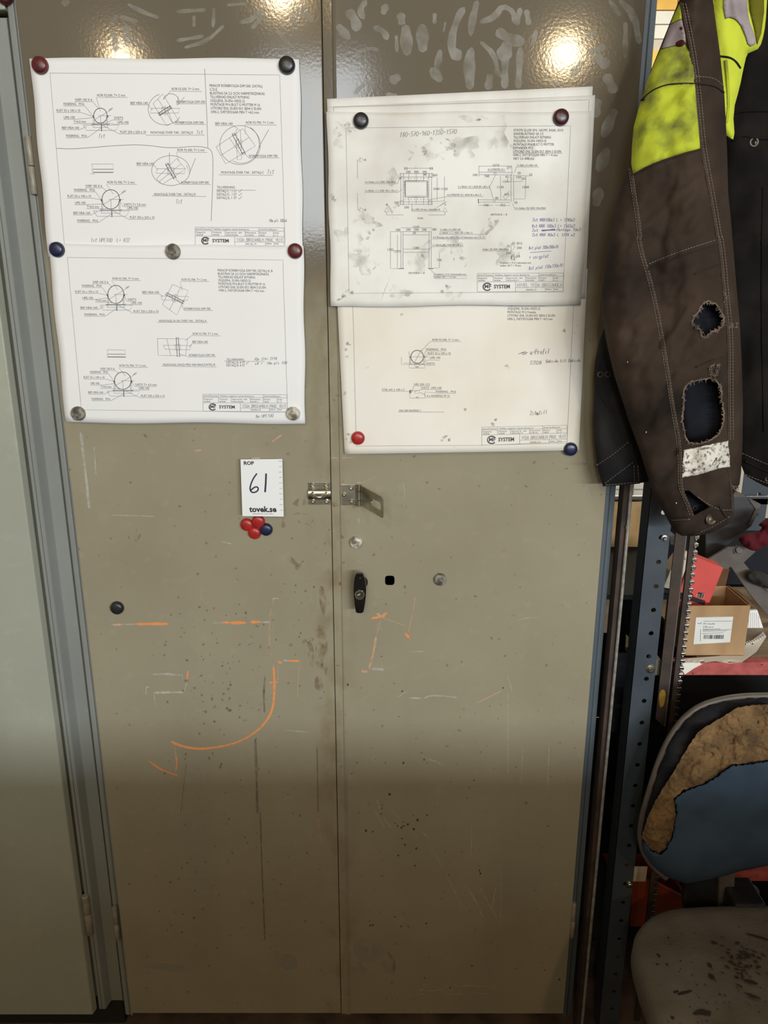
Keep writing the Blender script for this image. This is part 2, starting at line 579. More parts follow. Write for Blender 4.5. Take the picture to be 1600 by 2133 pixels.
# ------------------------------------------------------------------ materials
def paint(name, c, c2, rough=0.34, peel=0.16, speck=True, grime=None, spec=0.5, upper=None):
    m = mat(name, c, rough, c2=c2, scale=5.0, detail=8, lo=.3, hi=.72, spec=spec)
    nt = m.node_tree
    N, L = nt.nodes, nt.links
    b = N['Principled BSDF']
    ramp = [n for n in N if n.type == 'VALTORGB'][0]
    geo = N.new('ShaderNodeNewGeometry')
    col = ramp.outputs[0]

    def over(fac, colour, src):
        mx = N.new('ShaderNodeMix')
        mx.data_type = 'RGBA'
        L.new(fac, mx.inputs[0])
        L.new(src, mx.inputs[6])
        mx.inputs[7].default_value = (*colour, 1)
        return mx.outputs[2]

    def nz(scale, lo, hi, amt, stretch=(1, 1, 1), detail=4):
        mp = N.new('ShaderNodeMapping')
        mp.inputs['Scale'].default_value = stretch
        L.new(geo.outputs['Position'], mp.inputs['Vector'])
        n = N.new('ShaderNodeTexNoise')
        n.inputs['Scale'].default_value = scale
        n.inputs['Detail'].default_value = detail
        L.new(mp.outputs[0], n.inputs['Vector'])
        mr = N.new('ShaderNodeMapRange')
        mr.inputs['From Min'].default_value, mr.inputs['From Max'].default_value = lo, hi
        mr.inputs['To Max'].default_value = amt
        L.new(n.outputs['Fac'], mr.inputs['Value'])
        return mr.outputs[0]
    # vertical run marks, fine rubbed dirt
    col = over(nz(7, .52, .75, .30, (1, 1, .18)), tuple(x * .72 for x in c), col)
    col = over(nz(40, .58, .8, .30), tuple(x * 1.25 for x in c), col)
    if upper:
        # darker taupe above an uneven line, the base colour below it
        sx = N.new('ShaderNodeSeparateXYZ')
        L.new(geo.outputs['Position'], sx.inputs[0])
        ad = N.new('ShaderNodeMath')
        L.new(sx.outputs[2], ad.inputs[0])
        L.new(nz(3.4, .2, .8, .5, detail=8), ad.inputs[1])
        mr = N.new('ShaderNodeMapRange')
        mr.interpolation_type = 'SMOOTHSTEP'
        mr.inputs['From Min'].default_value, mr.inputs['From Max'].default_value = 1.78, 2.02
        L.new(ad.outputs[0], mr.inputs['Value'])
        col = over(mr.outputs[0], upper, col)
    if speck:
        col = over(nz(85, .70, .76, .55, detail=1), (.12, .095, .06), col)
    if grime:
        x0, wid, colr = grime
        sx = N.new('ShaderNodeSeparateXYZ')
        L.new(geo.outputs['Position'], sx.inputs[0])
        d = N.new('ShaderNodeMath')
        d.operation = 'SUBTRACT'
        L.new(sx.outputs[0], d.inputs[0])
        d.inputs[1].default_value = x0
        a = N.new('ShaderNodeMath')
        a.operation = 'ABSOLUTE'
        L.new(d.outputs[0], a.inputs[0])
        mr = N.new('ShaderNodeMapRange')
        mr.inputs['From Min'].default_value, mr.inputs['From Max'].default_value = wid, 0
        L.new(a.outputs[0], mr.inputs['Value'])
        mu = N.new('ShaderNodeMath')
        mu.operation = 'MULTIPLY'
        L.new(mr.outputs[0], mu.inputs[0])
        L.new(nz(22, .46, .66, .6, (1, 1, .6), 9), mu.inputs[1])
        col = over(mu.outputs[0], colr, col)
    L.new(col, b.inputs['Base Color'])
    # orange peel of the sprayed paint
    n = N.new('ShaderNodeTexNoise')
    n.inputs['Scale'].default_value = 210
    n.inputs['Detail'].default_value = 2
    L.new(geo.outputs['Position'], n.inputs['Vector'])
    bp = N.new('ShaderNodeBump')
    bp.inputs['Strength'].default_value = peel
    bp.inputs['Distance'].default_value = 0.003
    L.new(n.outputs['Fac'], bp.inputs['Height'])
    L.new(bp.outputs[0], b.inputs['Normal'])
    return m


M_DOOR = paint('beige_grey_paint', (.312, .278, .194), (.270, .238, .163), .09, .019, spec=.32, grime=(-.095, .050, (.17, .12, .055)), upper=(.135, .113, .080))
M_SAGE = paint('sage_grey_paint', (.365, .372, .30), (.33, .338, .27), .36, .08, speck=False)
M_FRAME = paint('blue_grey_paint', (.25, .262, .24), (.215, .225, .205), .4, .05, speck=False)
M_FRAME2 = paint('skylit_blue_paint', (.085, .105, .12), (.07, .09, .105), .4, .05, speck=False)  # right frame and carcass: bluish skylight put into the paint colour
M_DARK = mat('dark_gap', (.012, .011, .010), .9)
M_FLOOR = mat('dirty_concrete', (.15, .10, .068), .85, c2=(.05, .036, .026), scale=14, bump=.7, bscale=60)
M_ZINC = mat('zinc_steel', (.55, .52, .42), .28, 1.0, c2=(.42, .38, .28), scale=60, bump=.05)
M_CHROME = mat('worn_chrome', (.62, .60, .56), .16, 1.0, c2=(.45, .43, .4), scale=40)
M_DCHROME = mat('dark_chrome', (.055, .05, .045), .16, .85, c2=(.035, .03, .028), scale=30)
M_BLACK = mat('black_plastic', (.012, .012, .013), .38, c2=(.02, .02, .02), scale=60)
M_WALL = mat('plaster_wall', (.60, .56, .48), .85, c2=(.5, .46, .4), scale=6)
M_TILE = mat('white_panel', (.78, .77, .72), .5, c2=(.70, .69, .64), scale=12)
M_YPANEL = mat('yellow_panel', (.80, .50, .10), .6, c2=(.7, .42, .08), scale=12)
M_HINGE = mat('hinge_paint', (.30, .27, .21), .4, c2=(.22, .19, .14), scale=70)

# ------------------------------------------------------------------ setting
fl = MB()
fl.box(-3, 3, -3.2, 3.0, -.1, 0)
tag(fl.build('floor', M_FLOOR), kind='structure')
# grit and swarf below the cabinets
wb = MB()
wb.box(-3, 3, 2.35, 2.45, 0, 3.0)
wall = tag(wb.build('wall_rear', M_WALL), kind='structure')
# sheet panels of the rear wall, with open joints
for i in range(4):
    x0 = .85 + .19 * i
    for z0, z1, m_ in ((.10, .52, M_TILE), (.528, .665, M_TILE), (.673, .82, M_TILE), (.828, 1.5, M_TILE), (1.508, 2.28, M_TILE), (2.288, 2.590, M_YPANEL), (2.634, 2.683, M_TILE), (2.688, 2.735, M_TILE), (2.740, 2.99, M_YPANEL)):
        MB().box(x0, x0 + .185, 2.335, 2.35, z0, z1).build('panel', m_, wall)
# low partition added unseen behind the camera to shade the foot of the cabinets
pw = MB()
pw.box(-3, 3, -1.95, -1.85, 0, 1.235)
tag(pw.build('added_shade_wall', M_WALL), kind='structure')

# ------------------------------------------------------------------ big two-door cabinet
X_SEAM, X_L, X_R = -.0950, -.561, .398
Z_B, Z_T = .062, 2.30


def extrude_z(mb, prof, z0, z1, closed=True):
    n = len(prof)
    vs = [(x, y, z0) for x, y in prof] + [(x, y, z1) for x, y in prof]
    fs = [(i, (i + 1) % n, n + (i + 1) % n, n + i) for i in range(n if closed else n - 1)]
    tr = tessellate_polygon([[Vector((x, y, 0)) for x, y in prof]])
    fs += [tuple(t) for t in tr] + [tuple(i + n for i in t) for t in tr]
    mb.add(vs, fs)


cab = thing('steel_cabinet', 'tall beige-grey two-door steel cabinet with drawings, magnets and hasp on its doors', 'cabinet')
cb = MB()
cb.box(-.580, -.577, .03, .46, .05, Z_T + .03)
cb.box(.4165, .4190, .03, .46, .05, Z_T + .03)
cb.box(-.580, .419, .455, .46, .05, Z_T + .03)
cb.box(-.580, .419, .03, .46, Z_T + .03, Z_T + .034)
cb.box(-.580, .419, .03, .46, .05, .054)
cb.build('carcass', M_FRAME2, cab)
fr = MB()
extrude_z(fr, [(-.581, .05), (-.581, .016), (-.578, .012), (-.572, .011), (-.5695, .013), (-.569, .016), (-.568, .012), (-.566, .010), (-.5625, .010), (-.5622, .05)], .045, Z_T + .03)
fr.build('frame_post', M_FRAME, cab)
fr = MB()
extrude_z(fr, [(.3985, .05), (.3985, .010), (.4005, .007), (.4060, .006), (.4085, .008), (.4088, .012), (.4095, .009), (.4185, .010), (.4190, .012), (.4190, .05)], .045, Z_T + .03)
fr.build('frame_post', M_FRAME2, cab)
MB().box(-.56, .40, .055, .07, 0, .06).build('plinth', M_DARK, cab)

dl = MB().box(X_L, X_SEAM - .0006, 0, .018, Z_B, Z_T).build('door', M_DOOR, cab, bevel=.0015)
hole_c = P(812, 1209)
db = MB()
hole = rrect(hole_c.x - .0088, hole_c.x + .0088, hole_c.z - .0094, hole_c.z + .0094, .0052, 0)
db.prism([(-.0740, 0, Z_B), (X_R, 0, Z_B), (X_R, 0, Z_T), (-.0740, 0, Z_T)], (0, .0012, 0), [hole])
db.box(X_R - .0012, X_R, .0012, .018, Z_B, Z_T).box(-.0740, X_R, .0012, .018, Z_B, Z_B + .0012)
extrude_z(db, [(X_SEAM + .0004, .018), (X_SEAM + .0004, .0020), (X_SEAM + .0012, .0010), (-.0800, .0002), (-.0786, -.0014), (-.0772, -.0020), (-.0758, -.0014), (-.0740, 0), (-.0740, .018)], Z_B - .002, Z_T)
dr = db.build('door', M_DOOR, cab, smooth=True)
YD = lambda u, v: 0.0


def knuckle(px0, px1, w, parent, Y, m=M_HINGE, split=.52):
    a, b = P(*px0, Y), P(*px1, Y)
    c = a + (b - a) * split
    r = w / 2
    h = MB()
    for s, e in ((a, c + (a - c).normalized() * .0012), (c, b)):
        d = (e - s)
        h.tube([s, s + d * .04, e - d * .04, e], [r * .8, r, r, r * .8], 12)
    return h.build('hinge', m, parent, smooth=True)


knuckle((58, 283), (72, 405), .011, dl, .004)
knuckle((238, 1888), (246, 1958), .0105, dl, .004)
knuckle((1196, 1880), (1191, 1952), .0105, dr, .004)

# ------------------------------------------------------------------ neighbouring cabinet (left)
cab2 = thing('steel_cabinet', 'sage-grey steel cabinet cut off by the left edge of the picture', 'cabinet')
b2 = MB()
b2.box(-1.45, -.5850, .034, .46, .07, 2.012)
b2.build('carcass', M_SAGE, cab2)
f2 = MB()
extrude_z(f2, [(-.634, .05), (-.634, .006), (-.632, .004), (-.6270, .004), (-.6262, .007), (-.6254, .004), (-.619, .004), (-.6175, .006), (-.6135, .024), (-.6120, .026), (-.5885, .026), (-.5862, .023), (-.5856, .027), (-.5856, .05)], .07, 2.012)
f2.build('frame_post', M_FRAME, cab2, smooth=True)
d2 = MB()
extrude_z(d2, [(-1.44, .004), (-1.44, -.012), (-.6430, -.012), (-.6415, -.011), (-.6405, -.009), (-.6375, .002), (-.6375, .004)], .073, 2.005)
d2 = d2.build('door', M_SAGE, cab2)
knuckle((177, 1865), (188, 1945), .0155, d2, .001, M_HINGE, .47)
s2 = MB()
a, b = P(64, 800, .0255), P(76, 912, .0255)
s2.tube([a, b], .0032, 10)
s2.build('slot_bead', M_SAGE, cab2, smooth=True)
MB().box(-1.44, -.59, .03, .05, 0, .073).build('plinth', M_DARK, cab2)
up = MB()
up.box(-1.45, -.5820, .010, .45, 2.0185, 2.42)
tag(up.build('storage_cabinet', M_SAGE, bevel=.002), 'sage-grey steel box on top of the left cabinet', 'cabinet')

# ------------------------------------------------------------------ lock handle, hasp
C6 = lambda x, y: (460 + x / 3.2, 930 + y / 3.2)


def lathe_at(p, prof, name, m, parent, n=20):
    return MB().lathe(prof, p, n=n).build(name, m, parent, smooth=True)


hd = MB()
outl = [C6(*q) for q in [(903, 850), (946, 850), (957, 872), (965, 915), (969, 960), (966, 1010), (960, 1055), (951, 1106), (940, 1112), (910, 1112), (900, 1106), (892, 1055), (886, 1000), (884, 950), (887, 905), (894, 870)]]
hd.slab(outl, -.036, -.026)
lever = hd.build('handle', M_DCHROME, dr, smooth=True, bevel=.0022)
c0 = P(*C6(926, 985), -.030)
c0.y = 0
MB().lathe([(.0125, 0), (.0125, .003), (.0105, .006), (.0085, .009), (.0080, .027)], (c0.x + .002, 0, c0.z + .012), n=20).build('handle_rosette', M_DCHROME, dr, smooth=True)
kc = P(*C6(926, 990), -.036)
MB().lathe([(.0092, 0), (.0092, .0012), (.0080, .0022), (.0074, .0016), (.0002, .0014)], kc, n=24).build('lock_cylinder', M_CHROME, dr, smooth=True)
MB().box(kc.x - .0046, kc.x + .0010, kc.y - .0026, kc.y - .001, kc.z - .0008, kc.z + .0008).box(kc.x - .0006, kc.x + .001, kc.y - .0026, kc.y - .001, kc.z - .0006, kc.z + .0028).build('key_slot', M_ZINC, dr)
kr = P(*C6(929, 877), -.036)
MB().lathe([(.0022, 0), (.0018, .0008)], kr, n=12).build('handle_rivet', M_CHROME, dr)


def screw(p, parent, r=.0042):
    s = MB().lathe([(r, 0), (r, .0006), (r * .72, .0017), (r * .45, .0018), (r * .3, .0010), (.0002, .0008)], p, n=14).build('screw', M_ZINC, parent, smooth=True)
    return s


def corner(q, Y=0):
    return P(*C6(*q), Y)


# staple plate on the left door
sp = thing('staple', None)
sp.parent = dl
a, b = corner((583, 240)), corner((735, 386))
pl = MB()
pl.box(a.x, b.x, -.0016, 0, b.z, a.z)
zc0, zc1 = corner((0, 352)).z, corner((0, 280)).z
extr = [(zc0, -.0016), (zc0 + .002, -.0048), (zc0 + .006, -.0064), (zc1 - .006, -.0064), (zc1 - .002, -.0048), (zc1, -.0016)]
pl.add([(a.x, y, z) for z, y in extr] + [(b.x, y, z) for z, y in extr], [(i, i + 1, 7 + i, 6 + i) for i in range(5)] + [tuple(range(6)), tuple(range(6, 12))])
pl = pl.build('staple_plate', M_ZINC, dl, smooth=True)
bpy.data.objects.remove(sp)
for q in ((612, 259), (702, 259), (615, 366), (706, 366)):
    screw(corner(q, -.0016), pl)
s0, s1 = corner((612, 312), -.006), corner((702, 312), -.006)
lp = MB()
pts = []
for k in range(13):
    t = math.pi * k / 12
    pts.append(Vector((s0.x + (s1.x - s0.x) * (.5 - .5 * math.cos(t)), -.006 - .020 * math.sin(t) ** .8, s0.z - .002 * math.sin(t))))
lp.tube([pts[0] + Vector((0, .006, 0))] + pts + [pts[-1] + Vector((0, .006, 0))], .0030, 10)
lp.build('staple_loop', M_ZINC, pl, smooth=True)

# hinged hasp on the right door
a, b = corner((795, 252)), corner((908, 389))
hp = MB().box(a.x, b.x, -.0018, 0, b.z, a.z).build('hasp_plate', M_ZINC, dr, bevel=.0006)
for q in ((868, 277), (822, 320), (872, 365)):
    screw(corner(q, -.0018), hp)
ka, kb = corner((919, 252), -.005), corner((919, 396), -.005)
kn = MB()
L3 = ka.z - kb.z
for s, e in ((0, .30), (.31, .72), (.73, 1)):
    z0, z1 = ka.z - L3 * s, ka.z - L3 * e
    kn.tube([(ka.x, -.0052, z0), (ka.x, -.0052, z0 - .0008), (ka.x, -.0052, z1 + .0008), (ka.x, -.0052, z1)], [.0042, .0052, .0052, .0042], 14)
kn.build('hasp_barrel', M_ZINC, dr, smooth=True)
fa = corner((936, 262), -.006)
zt, zb = ka.z - .0015, kb.z + .0015
fe = None
for k in range(200):
    q = corner((1085, 338), -.001 * k)
    if q.z >= zt:
        fe = q
        break
fd = Vector((fe.x - fa.x, fe.y - fa.y, 0))
fl_len = fd.length
fd.normalize()
nrm = Vector((fd.y, -fd.x, 0))
loc2 = lambda l, z: Vector((fa.x, fa.y, 0)) + fd * l + Vector((0, 0, z))
fz = lambda z: zb + (zt - zb) * z
outl = [loc2(-.003, fz(0)), loc2(fl_len - .003, fz(0)), loc2(fl_len, fz(.06)), loc2(fl_len, fz(.94)), loc2(fl_len - .003, fz(1)), loc2(-.003, fz(1))]
slot = []
for k in range(16):
    t = 2 * math.pi * k / 16
    slot.append(loc2(fl_len * .72 + (.013 if math.cos(t) > 0 else -.013) + .0062 * math.cos(t), fz(.5) + .0068 * math.sin(t)))
MB().prism(outl, nrm * .0018, [slot]).build('hasp_flap', M_ZINC, dr, bevel=.0003)

# ------------------------------------------------------------------ drawings on the doors
M_PAPER = mat('printer_paper', (.80, .79, .77), .75, c2=(.77, .76, .74), scale=3, spec=.2)
M_PAPER_D = mat('soiled_paper', (.79, .77, .72), .75, c2=(.52, .48, .41), scale=7, lo=.40, hi=.80, detail=9, spec=.2)
M_PAPER_E = mat('warm_lit_paper', (.78, .74, .66), .75, c2=(.68, .61, .48), scale=6, lo=.42, hi=.80, detail=6, spec=.2)  # warm light on the lower right drawing is put into the paper colour
M_INK = mat('printer_ink', (.06, .06, .065), .7)
M_LINE = mat('thin_print', (.30, .30, .31), .8)
M_PENCIL = mat('pencil', (.20, .20, .21), .6)
M_BALLPEN = mat('ball_pen', (.10, .10, .28), .6)
M_DIRT = film('finger_dirt', (.20, .17, .13), .8, .42, .72, 45, .5)


def bil(c, s, t):
    (a, b), (d, e) = (c[0], c[1]), (c[3], c[2])
    x = (1 - t) * ((1 - s) * a[0] + s * b[0]) + t * ((1 - s) * d[0] + s * e[0])
    y = (1 - t) * ((1 - s) * a[1] + s * b[1]) + t * ((1 - s) * d[1] + s * e[1])
    return x, y


def sheet(name, c, Yf, m, label, nx=36, ny=28, edge=None):
    """c: corners TL, TR, BR, BL as seen"""
    vs, fs = [], []
    for layer in (0, .00025):
        for j in range(ny + 1):
            for i in range(nx + 1):
                u, v = bil(c, i / nx, j / ny)
                if edge:
                    u, v = edge(i / nx, j / ny, u, v)
                q = P(u, v, Yf(u, v))
                q.y += layer
                vs.append(q)
    w = nx + 1
    n = w * (ny + 1)
    for j in range(ny):
        for i in range(nx):
            k = j * w + i
            fs.append((k, k + w, k + w + 1, k + 1))
            fs.append((k + n, k + 1 + n, k + w + 1 + n, k + w + n))
    rim = [i for i in range(w)] + [j * w + nx for j in range(1, ny + 1)] + [ny * w + i for i in range(nx - 1, -1, -1)] + [j * w for j in range(ny - 1, 0, -1)]
    for a, b in zip(rim, rim[1:] + rim[:1]):
        fs.append((a, b, b + n, a + n))
    o = mesh_obj(name, vs, fs, m, None, True)
    return tag(o, label, 'drawing', 'technical drawings on the cabinet doors')


S = math.sin
yA = lambda u, v: -.0030 - .0030 * (.5 + .5 * S((u - 60) / 90.0)) * min(1, max(0, (v - 150) / 150)) - .0010 * (1 + S(v / 60.0 + u / 140.0))
fold = lambda u, v: max(0, 1 - abs(u - 360 - (v - 700) * .06) / 130)
yA2 = lambda u, v: -.0112 - .0048 * (.5 + .5 * S((u - 150) / 62.0 + 1.2)) * min(1, max(0, (v - 520) / 100)) * min(1, max(.15, (890 - v) / 90)) - .0040 * fold(u, v)
stackw = lambda u, v: .0016 * (1 + S(u / 85.0 + v / 120.0)) + .0008 * (1 + S(u / 33.0 - v / 47.0))
yB = lambda u, v: -.0020 - stackw(u, v)
yC = lambda u, v: -.0042 - stackw(u, v)
yE = lambda u, v: -.0030 - stackw(u, v) - (.013 * ((max(0, v - 650) / 300) ** 1.5) * max(0, S(math.pi * (u - 715) / 480)) ** 1.0 if 715 < u < 1195 else 0) - .002 * max(0, (v - 650) / 300) * (1 + S(u / 40.0))
yDd = lambda u, v: -.0085 - stackw(u, v) * 1.15 - .004 * max(0, (v - 400) / 240) ** 2 * (.6 + .4 * S(u / 70.0))


def ripple(k):
    def f(s, t, u, v):
        return u + 1.2 * S(v / 30.0 + k), v + 1.4 * S(u / 47.0 + k)
    return f


pA = sheet('technical_drawing', [(62, 121), (624, 122), (632, 536), (101, 535)], yA, M_PAPER, 'white pipe-bracket drawing, uppermost sheet on the left door', edge=ripple(1))
pA2 = sheet('technical_drawing', [(100, 509), (632, 512), (636, 882), (137, 880)], yA2, M_PAPER, 'white pipe-bracket drawing lapped over the bottom of the sheet above, left door', edge=ripple(2))
pB = sheet('technical_drawing', [(681, 206), (1235, 180), (1216, 560), (690, 590)], yB, M_PAPER_D, 'drawing sheet mostly hidden, only its slanting top edge showing, right door', edge=None)
pC = sheet('technical_drawing', [(682, 222), (1240, 198), (1219, 622), (692, 625)], yC, M_PAPER_D, 'sheet with curled upper right corner just behind the front frame drawing', edge=None)
pE = sheet('technical_drawing', [(700, 580), (1224, 560), (1206, 938), (718, 946)], yE, M_PAPER_E, 'warm-lit pipe-clamp drawing showing below the soiled frame drawing, right door', edge=None)
pD = sheet('technical_drawing', [(681, 234), (1233, 232), (1211, 635), (690, 639)], yDd, M_PAPER_D, 'soiled grubby frame drawing in front of the stack, right door', edge=ripple(3))
rot90 = None

# ---- printed matter ------------------------------------------------------
INK, LIN, PNC, PEN = {}, {}, {}, {}


class Sheet:
    def __init__(s, T, Yf, paper):
        s.T, s.Yf, s.paper = T, Yf, paper
        s.ink, s.thin, s.pnc, s.blue = MB(), MB(), MB(), MB()
        s.k = (T(1, 0)[0] - T(0, 0)[0])

    def line(s, pts, w=.8, where=None):
        ribbon(where or s.thin, [s.T(*p) for p in pts], w, s.Yf, .0004, 18)

    def bold(s, pts, w=1.3):
        s.line(pts, w, s.ink)

    def circle(s, cx, cy, rx, ry, w=1.2, where=None, a0=0, a1=360):
        s.line([(cx + rx * math.cos(math.radians(a)), cy + ry * math.sin(math.radians(a))) for a in np.linspace(a0, a1, 33)], w, where or s.ink)

    def t(s, tx, x0, yb, x1, cap=12.5, ul=None, slope=0.0, bold=.0):
        a, b = s.T(x0, yb), s.T(x1, yb)
        text(s.ink, tx, a[0], a[1], b[0], cap * s.k, s.Yf, slope=slope, bold=bold)
        if ul is not None:
            s.line([(x0 - 2, yb + 4), (max(x1 + 2, ul), yb + 4)])

    def hand(s, tx, x0, yb, x1, cap, where=None, w=.8, slope=0.0, slant=.15):
        a, b = s.T(x0, yb), s.T(x1, yb)
        pen(where or s.pnc, tx, a[0], a[1], b[0], cap * s.k, s.Yf, w, slope=slope, slant=slant)

    def done(s):
        for mb, nm, m in ((s.ink, 'printed_lettering', M_INK), (s.thin, 'printed_lines', M_LINE), (s.pnc, 'pencil_writing', M_PENCIL), (s.blue, 'pen_writing', M_BALLPEN)):
            if mb.v:
                mb.build(nm, m, s.paper)['kind'] = 'stuff'

    def frame(s, c):
        s.line(c + c[:1], .7)

    def dot(s, x, y, r):
        u, v = s.T(x, y)
        blob(s.ink, [(u + r * s.k * math.cos(a), v + r * s.k * math.sin(a)) for a in np.linspace(0, 5.6, 9)], s.Yf, .0004)

    # -- pipe on bracket, front view, with its ten leaders
    def pipe(s, cx, cy, rx, ry, lab, dim, w=1.3):
        s.circle(cx, cy, rx, ry, w)
        s.line([(cx - rx * .8, cy + ry * .5), (cx + rx * 1.6, cy - ry * .8)])
        s.line([(cx, cy), (cx + 2, cy + ry)])
        s.line([(cx - 10, cy), (cx + rx + 20, cy)])
        s.dot(cx - rx - 2, cy + 4, 5)
        s.dot(cx + rx + 2, cy + 4, 5)
        yb = cy + ry
        for sg in (-1, 1):
            x = cx + sg * (rx + 2)
            s.line([(x, cy), (x, yb + 22)])
            s.line([(x - sg * 6, cy + 8), (x - sg * 6, yb + 6)])
        s.bold([(cx - rx - 12, yb + 6), (cx + rx + 12, yb + 6)], 1.1)
        s.line([(cx - rx - 4, yb + 22), (cx + rx + 4, yb + 22)])
        s.line([(cx - 90, yb + 10), (cx + 97, yb + 10), (cx + 80, yb + 38), (cx - 72, yb + 38), (cx - 90, yb + 10)])
        s.bold([(cx + 5, yb + 4), (cx + 6, yb + 42)], 1.5)
        for tx, x0, y, x1, tgt in lab:
            s.t(tx, x0, y, x1)
            right = x0 > cx
            if tx.startswith('RÖR'):
                s.line([(x1 + 12, y + 5), (x0 - 6, y + 5), tgt])
            elif right:
                s.line([(x1, y + 4), (x0 - 6, y + 4), tgt])
            else:
                s.line([(x0 - 2, y + 4), (x1 + 3, y + 4), tgt])
        a, b = s.T(cx + rx * 1.25, cy - ry * .62), s.T(cx + rx * 1.25 + 20, cy)
        text(s.ink, dim, a[0], a[1], a[0] + 20 * s.k, 8 * s.k, s.Yf, slope=-.55)

    # -- pipe over beam, seen from above
    def plan(s, rect, beam, bar, axis=None):
        s.line(rect + rect[:1])
        m0 = ((rect[0][0] + rect[1][0]) / 2, (rect[0][1] + rect[1][1]) / 2)
        m1 = ((rect[2][0] + rect[3][0]) / 2, (rect[2][1] + rect[3][1]) / 2)
        s.line([m0, m1])
        n0 = ((rect[1][0] + rect[2][0]) / 2, (rect[1][1] + rect[2][1]) / 2)
        n1 = ((rect[0][0] + rect[3][0]) / 2, (rect[0][1] + rect[3][1]) / 2)
        s.line([n0, n1])
        s.line(beam + beam[:1])
        (x0, y0), (x1, y1) = bar
        dx, dy = x1 - x0, y1 - y0
        l = math.hypot(dx, dy)
        ox, oy = -dy / l * 7, dx / l * 7
        s.bold([(x0 + ox, y0 + oy), (x1 + ox, y1 + oy), (x1 - ox, y1 - oy), (x0 - ox, y0 - oy), (x0 + ox, y0 + oy)], 1.2)
        for t in (.08, .92):
            s.bold([(x0 + dx * t + ox, y0 + dy * t + oy), (x0 + dx * t - ox, y0 + dy * t - oy)], 1.0)
        cx, cy = (x0 + x1) / 2, (y0 + y1) / 2
        s.line([(cx - 16, cy - 18), (cx + 16, cy - 18), (cx + 16, cy + 18), (cx - 16, cy + 18), (cx - 16, cy - 18)])
        s.line([(cx, cy - 26), (cx, cy + 26)])

    # -- title block
    def title(s, x0, y0, x1, ys, name, num, fil, d1, d2, rise=0.0):
        w = x1 - x0
        Y = lambda x, y: y + rise * (x - x0)
        q = lambda f: x0 + w * f
        for y in ys:
            s.line([(x0, Y(x0, y)), (x1, Y(x1, y))], .8)
        yt, ym, yl, yb = ys[0], ys[1], ys[2], ys[-1]
        s.line([(x0, yt), (x0, yb)], .8)
        s.line([(x1, Y(x1, yt)), (x1, Y(x1, yb))], .8)
        for f in (.085, .185, .715):
            s.line([(q(f), Y(q(f), yt)), (q(f), Y(q(f), ym))])
        for f in (.185, .335, .56, .715, .88):
            s.line([(q(f), Y(q(f), ym)), (q(f), Y(q(f), yl))])
        s.line([(q(.445), Y(q(.445), yl)), (q(.445), Y(q(.445), yb))])
        sl = rise
        for tx, f0, f1 in (('Itemref', .01, .075), ('Quantity', .095, .175), ('Title/Name, designation, material, dimension etc.', .2, .61), ('Article No./Reference', .725, .92)):
            s.t(tx, q(f0), Y(q(f0), ym - 4), q(f1), 8, slope=sl, bold=0)
        h = yl - ym
        for tx, t2, f0, f1 in (('Designed by', 'ANNE', .01, .115), ('Checked by', 'ANNE', .195, .295), ('Approved by - date', d1, .345, .525), ('Filename', fil, .57, .685), ('Date', d2, .725, .80), ('Scale', '1:1', .89, .94)):
            s.t(tx, q(f0), Y(q(f0), ym + h * .45), q(f1), 8, slope=sl, bold=0)
            s.t(t2, q(f0), Y(q(f0), ym + h * .9), q(f0) + (q(f1) - q(f0)) * .75, 8, slope=sl, bold=0)
        H = yb - yl
        # emblem: an open ring with two letters across it
        ex, ey = q(.115), Y(q(.115), yl + H * .5)
        s.circle(ex, ey, H * .40, H * .36, 2.6, None, 40, 330)
        s.circle(ex - 3, ey, H * .34, H * .32, 1.6, s.thin, 120, 300)
        a = s.T(ex - H * .26, ey + H * .14)
        text(s.ink, 'MF', a[0], a[1], a[0] + H * .66 * s.k, H * .36 * s.k, s.Yf, bold=.02)
        s.t('SYSTEM', q(.192), Y(q(.192), yl + H * .66), q(.378), H * .36, slope=sl, bold=.03)
        s.hand(name, q(.468), Y(q(.468), yl + H * .52), q(.99), H * .34, s.thin, .9, sl, 0)
        ymm = yl + H * .60
        s.line([(q(.445), Y(q(.445), ymm)), (x1, Y(x1, ymm))])
        for f in (.79, .885):
            s.line([(q(f), Y(q(f), ymm)), (q(f), Y(q(f), yb))])
        s.t(num, q(.565), Y(q(.565), yb - H * .1), q(.685), 9, slope=sl, bold=0)
        s.t('Edition', q(.80), Y(q(.8), yb - H * .16), q(.86), 8, slope=sl, bold=0)
        s.t('Sheet', q(.895), Y(q(.895), yb - H * .16), q(.94), 8, slope=sl, bold=0)


# upper left sheet
A = Sheet(lambda x, y: (40 + x / 2.5, 100 + y / 2.5), yA, pA)
A.frame([(160, 130), (1357, 140), (1386, 1060), (238, 1060)])
A.pipe(423, 352, 35, 39, [('RÖR F2-500, T= 2 mm', 407, 252, 552, (423, 330)), ('SVEP 100 X 6', 292, 275, 380, (416, 318)), ('FIXERING   M16', 232, 297, 338, (385, 354)), ('PLÅT 55 x 100 x 10', 195, 331, 318, (383, 356)), ('UPE-100', 233, 367, 290, (388, 362)), ('T=6.0 mm', 284, 389, 347, (460, 391)), ('BEF HEA-160', 224, 421, 312, (352, 408)), ('FIXERING   M16', 246, 463, 352, (427, 415)), ('SVETS', 495, 370, 541, (462, 386)), ('UPE-100', 512, 393, 570, (466, 392)), ('PLÅT 250 x 220 x 10', 527, 443, 660, (430, 400))], 'Ø500')
A.hand('1st', 412, 468, 448, 22)
A.t('MONTAGE ÖVER TAK , DETALJ E', 685, 446, 905)
A.line([(660, 454), (966, 453)])
A.hand('1st', 922, 447, 958, 20)
A.plan([(697, 290), (748, 238), (830, 378), (768, 405)], [(690, 314), (836, 314), (830, 338), (682, 338)], ((727, 346), (792, 306)))
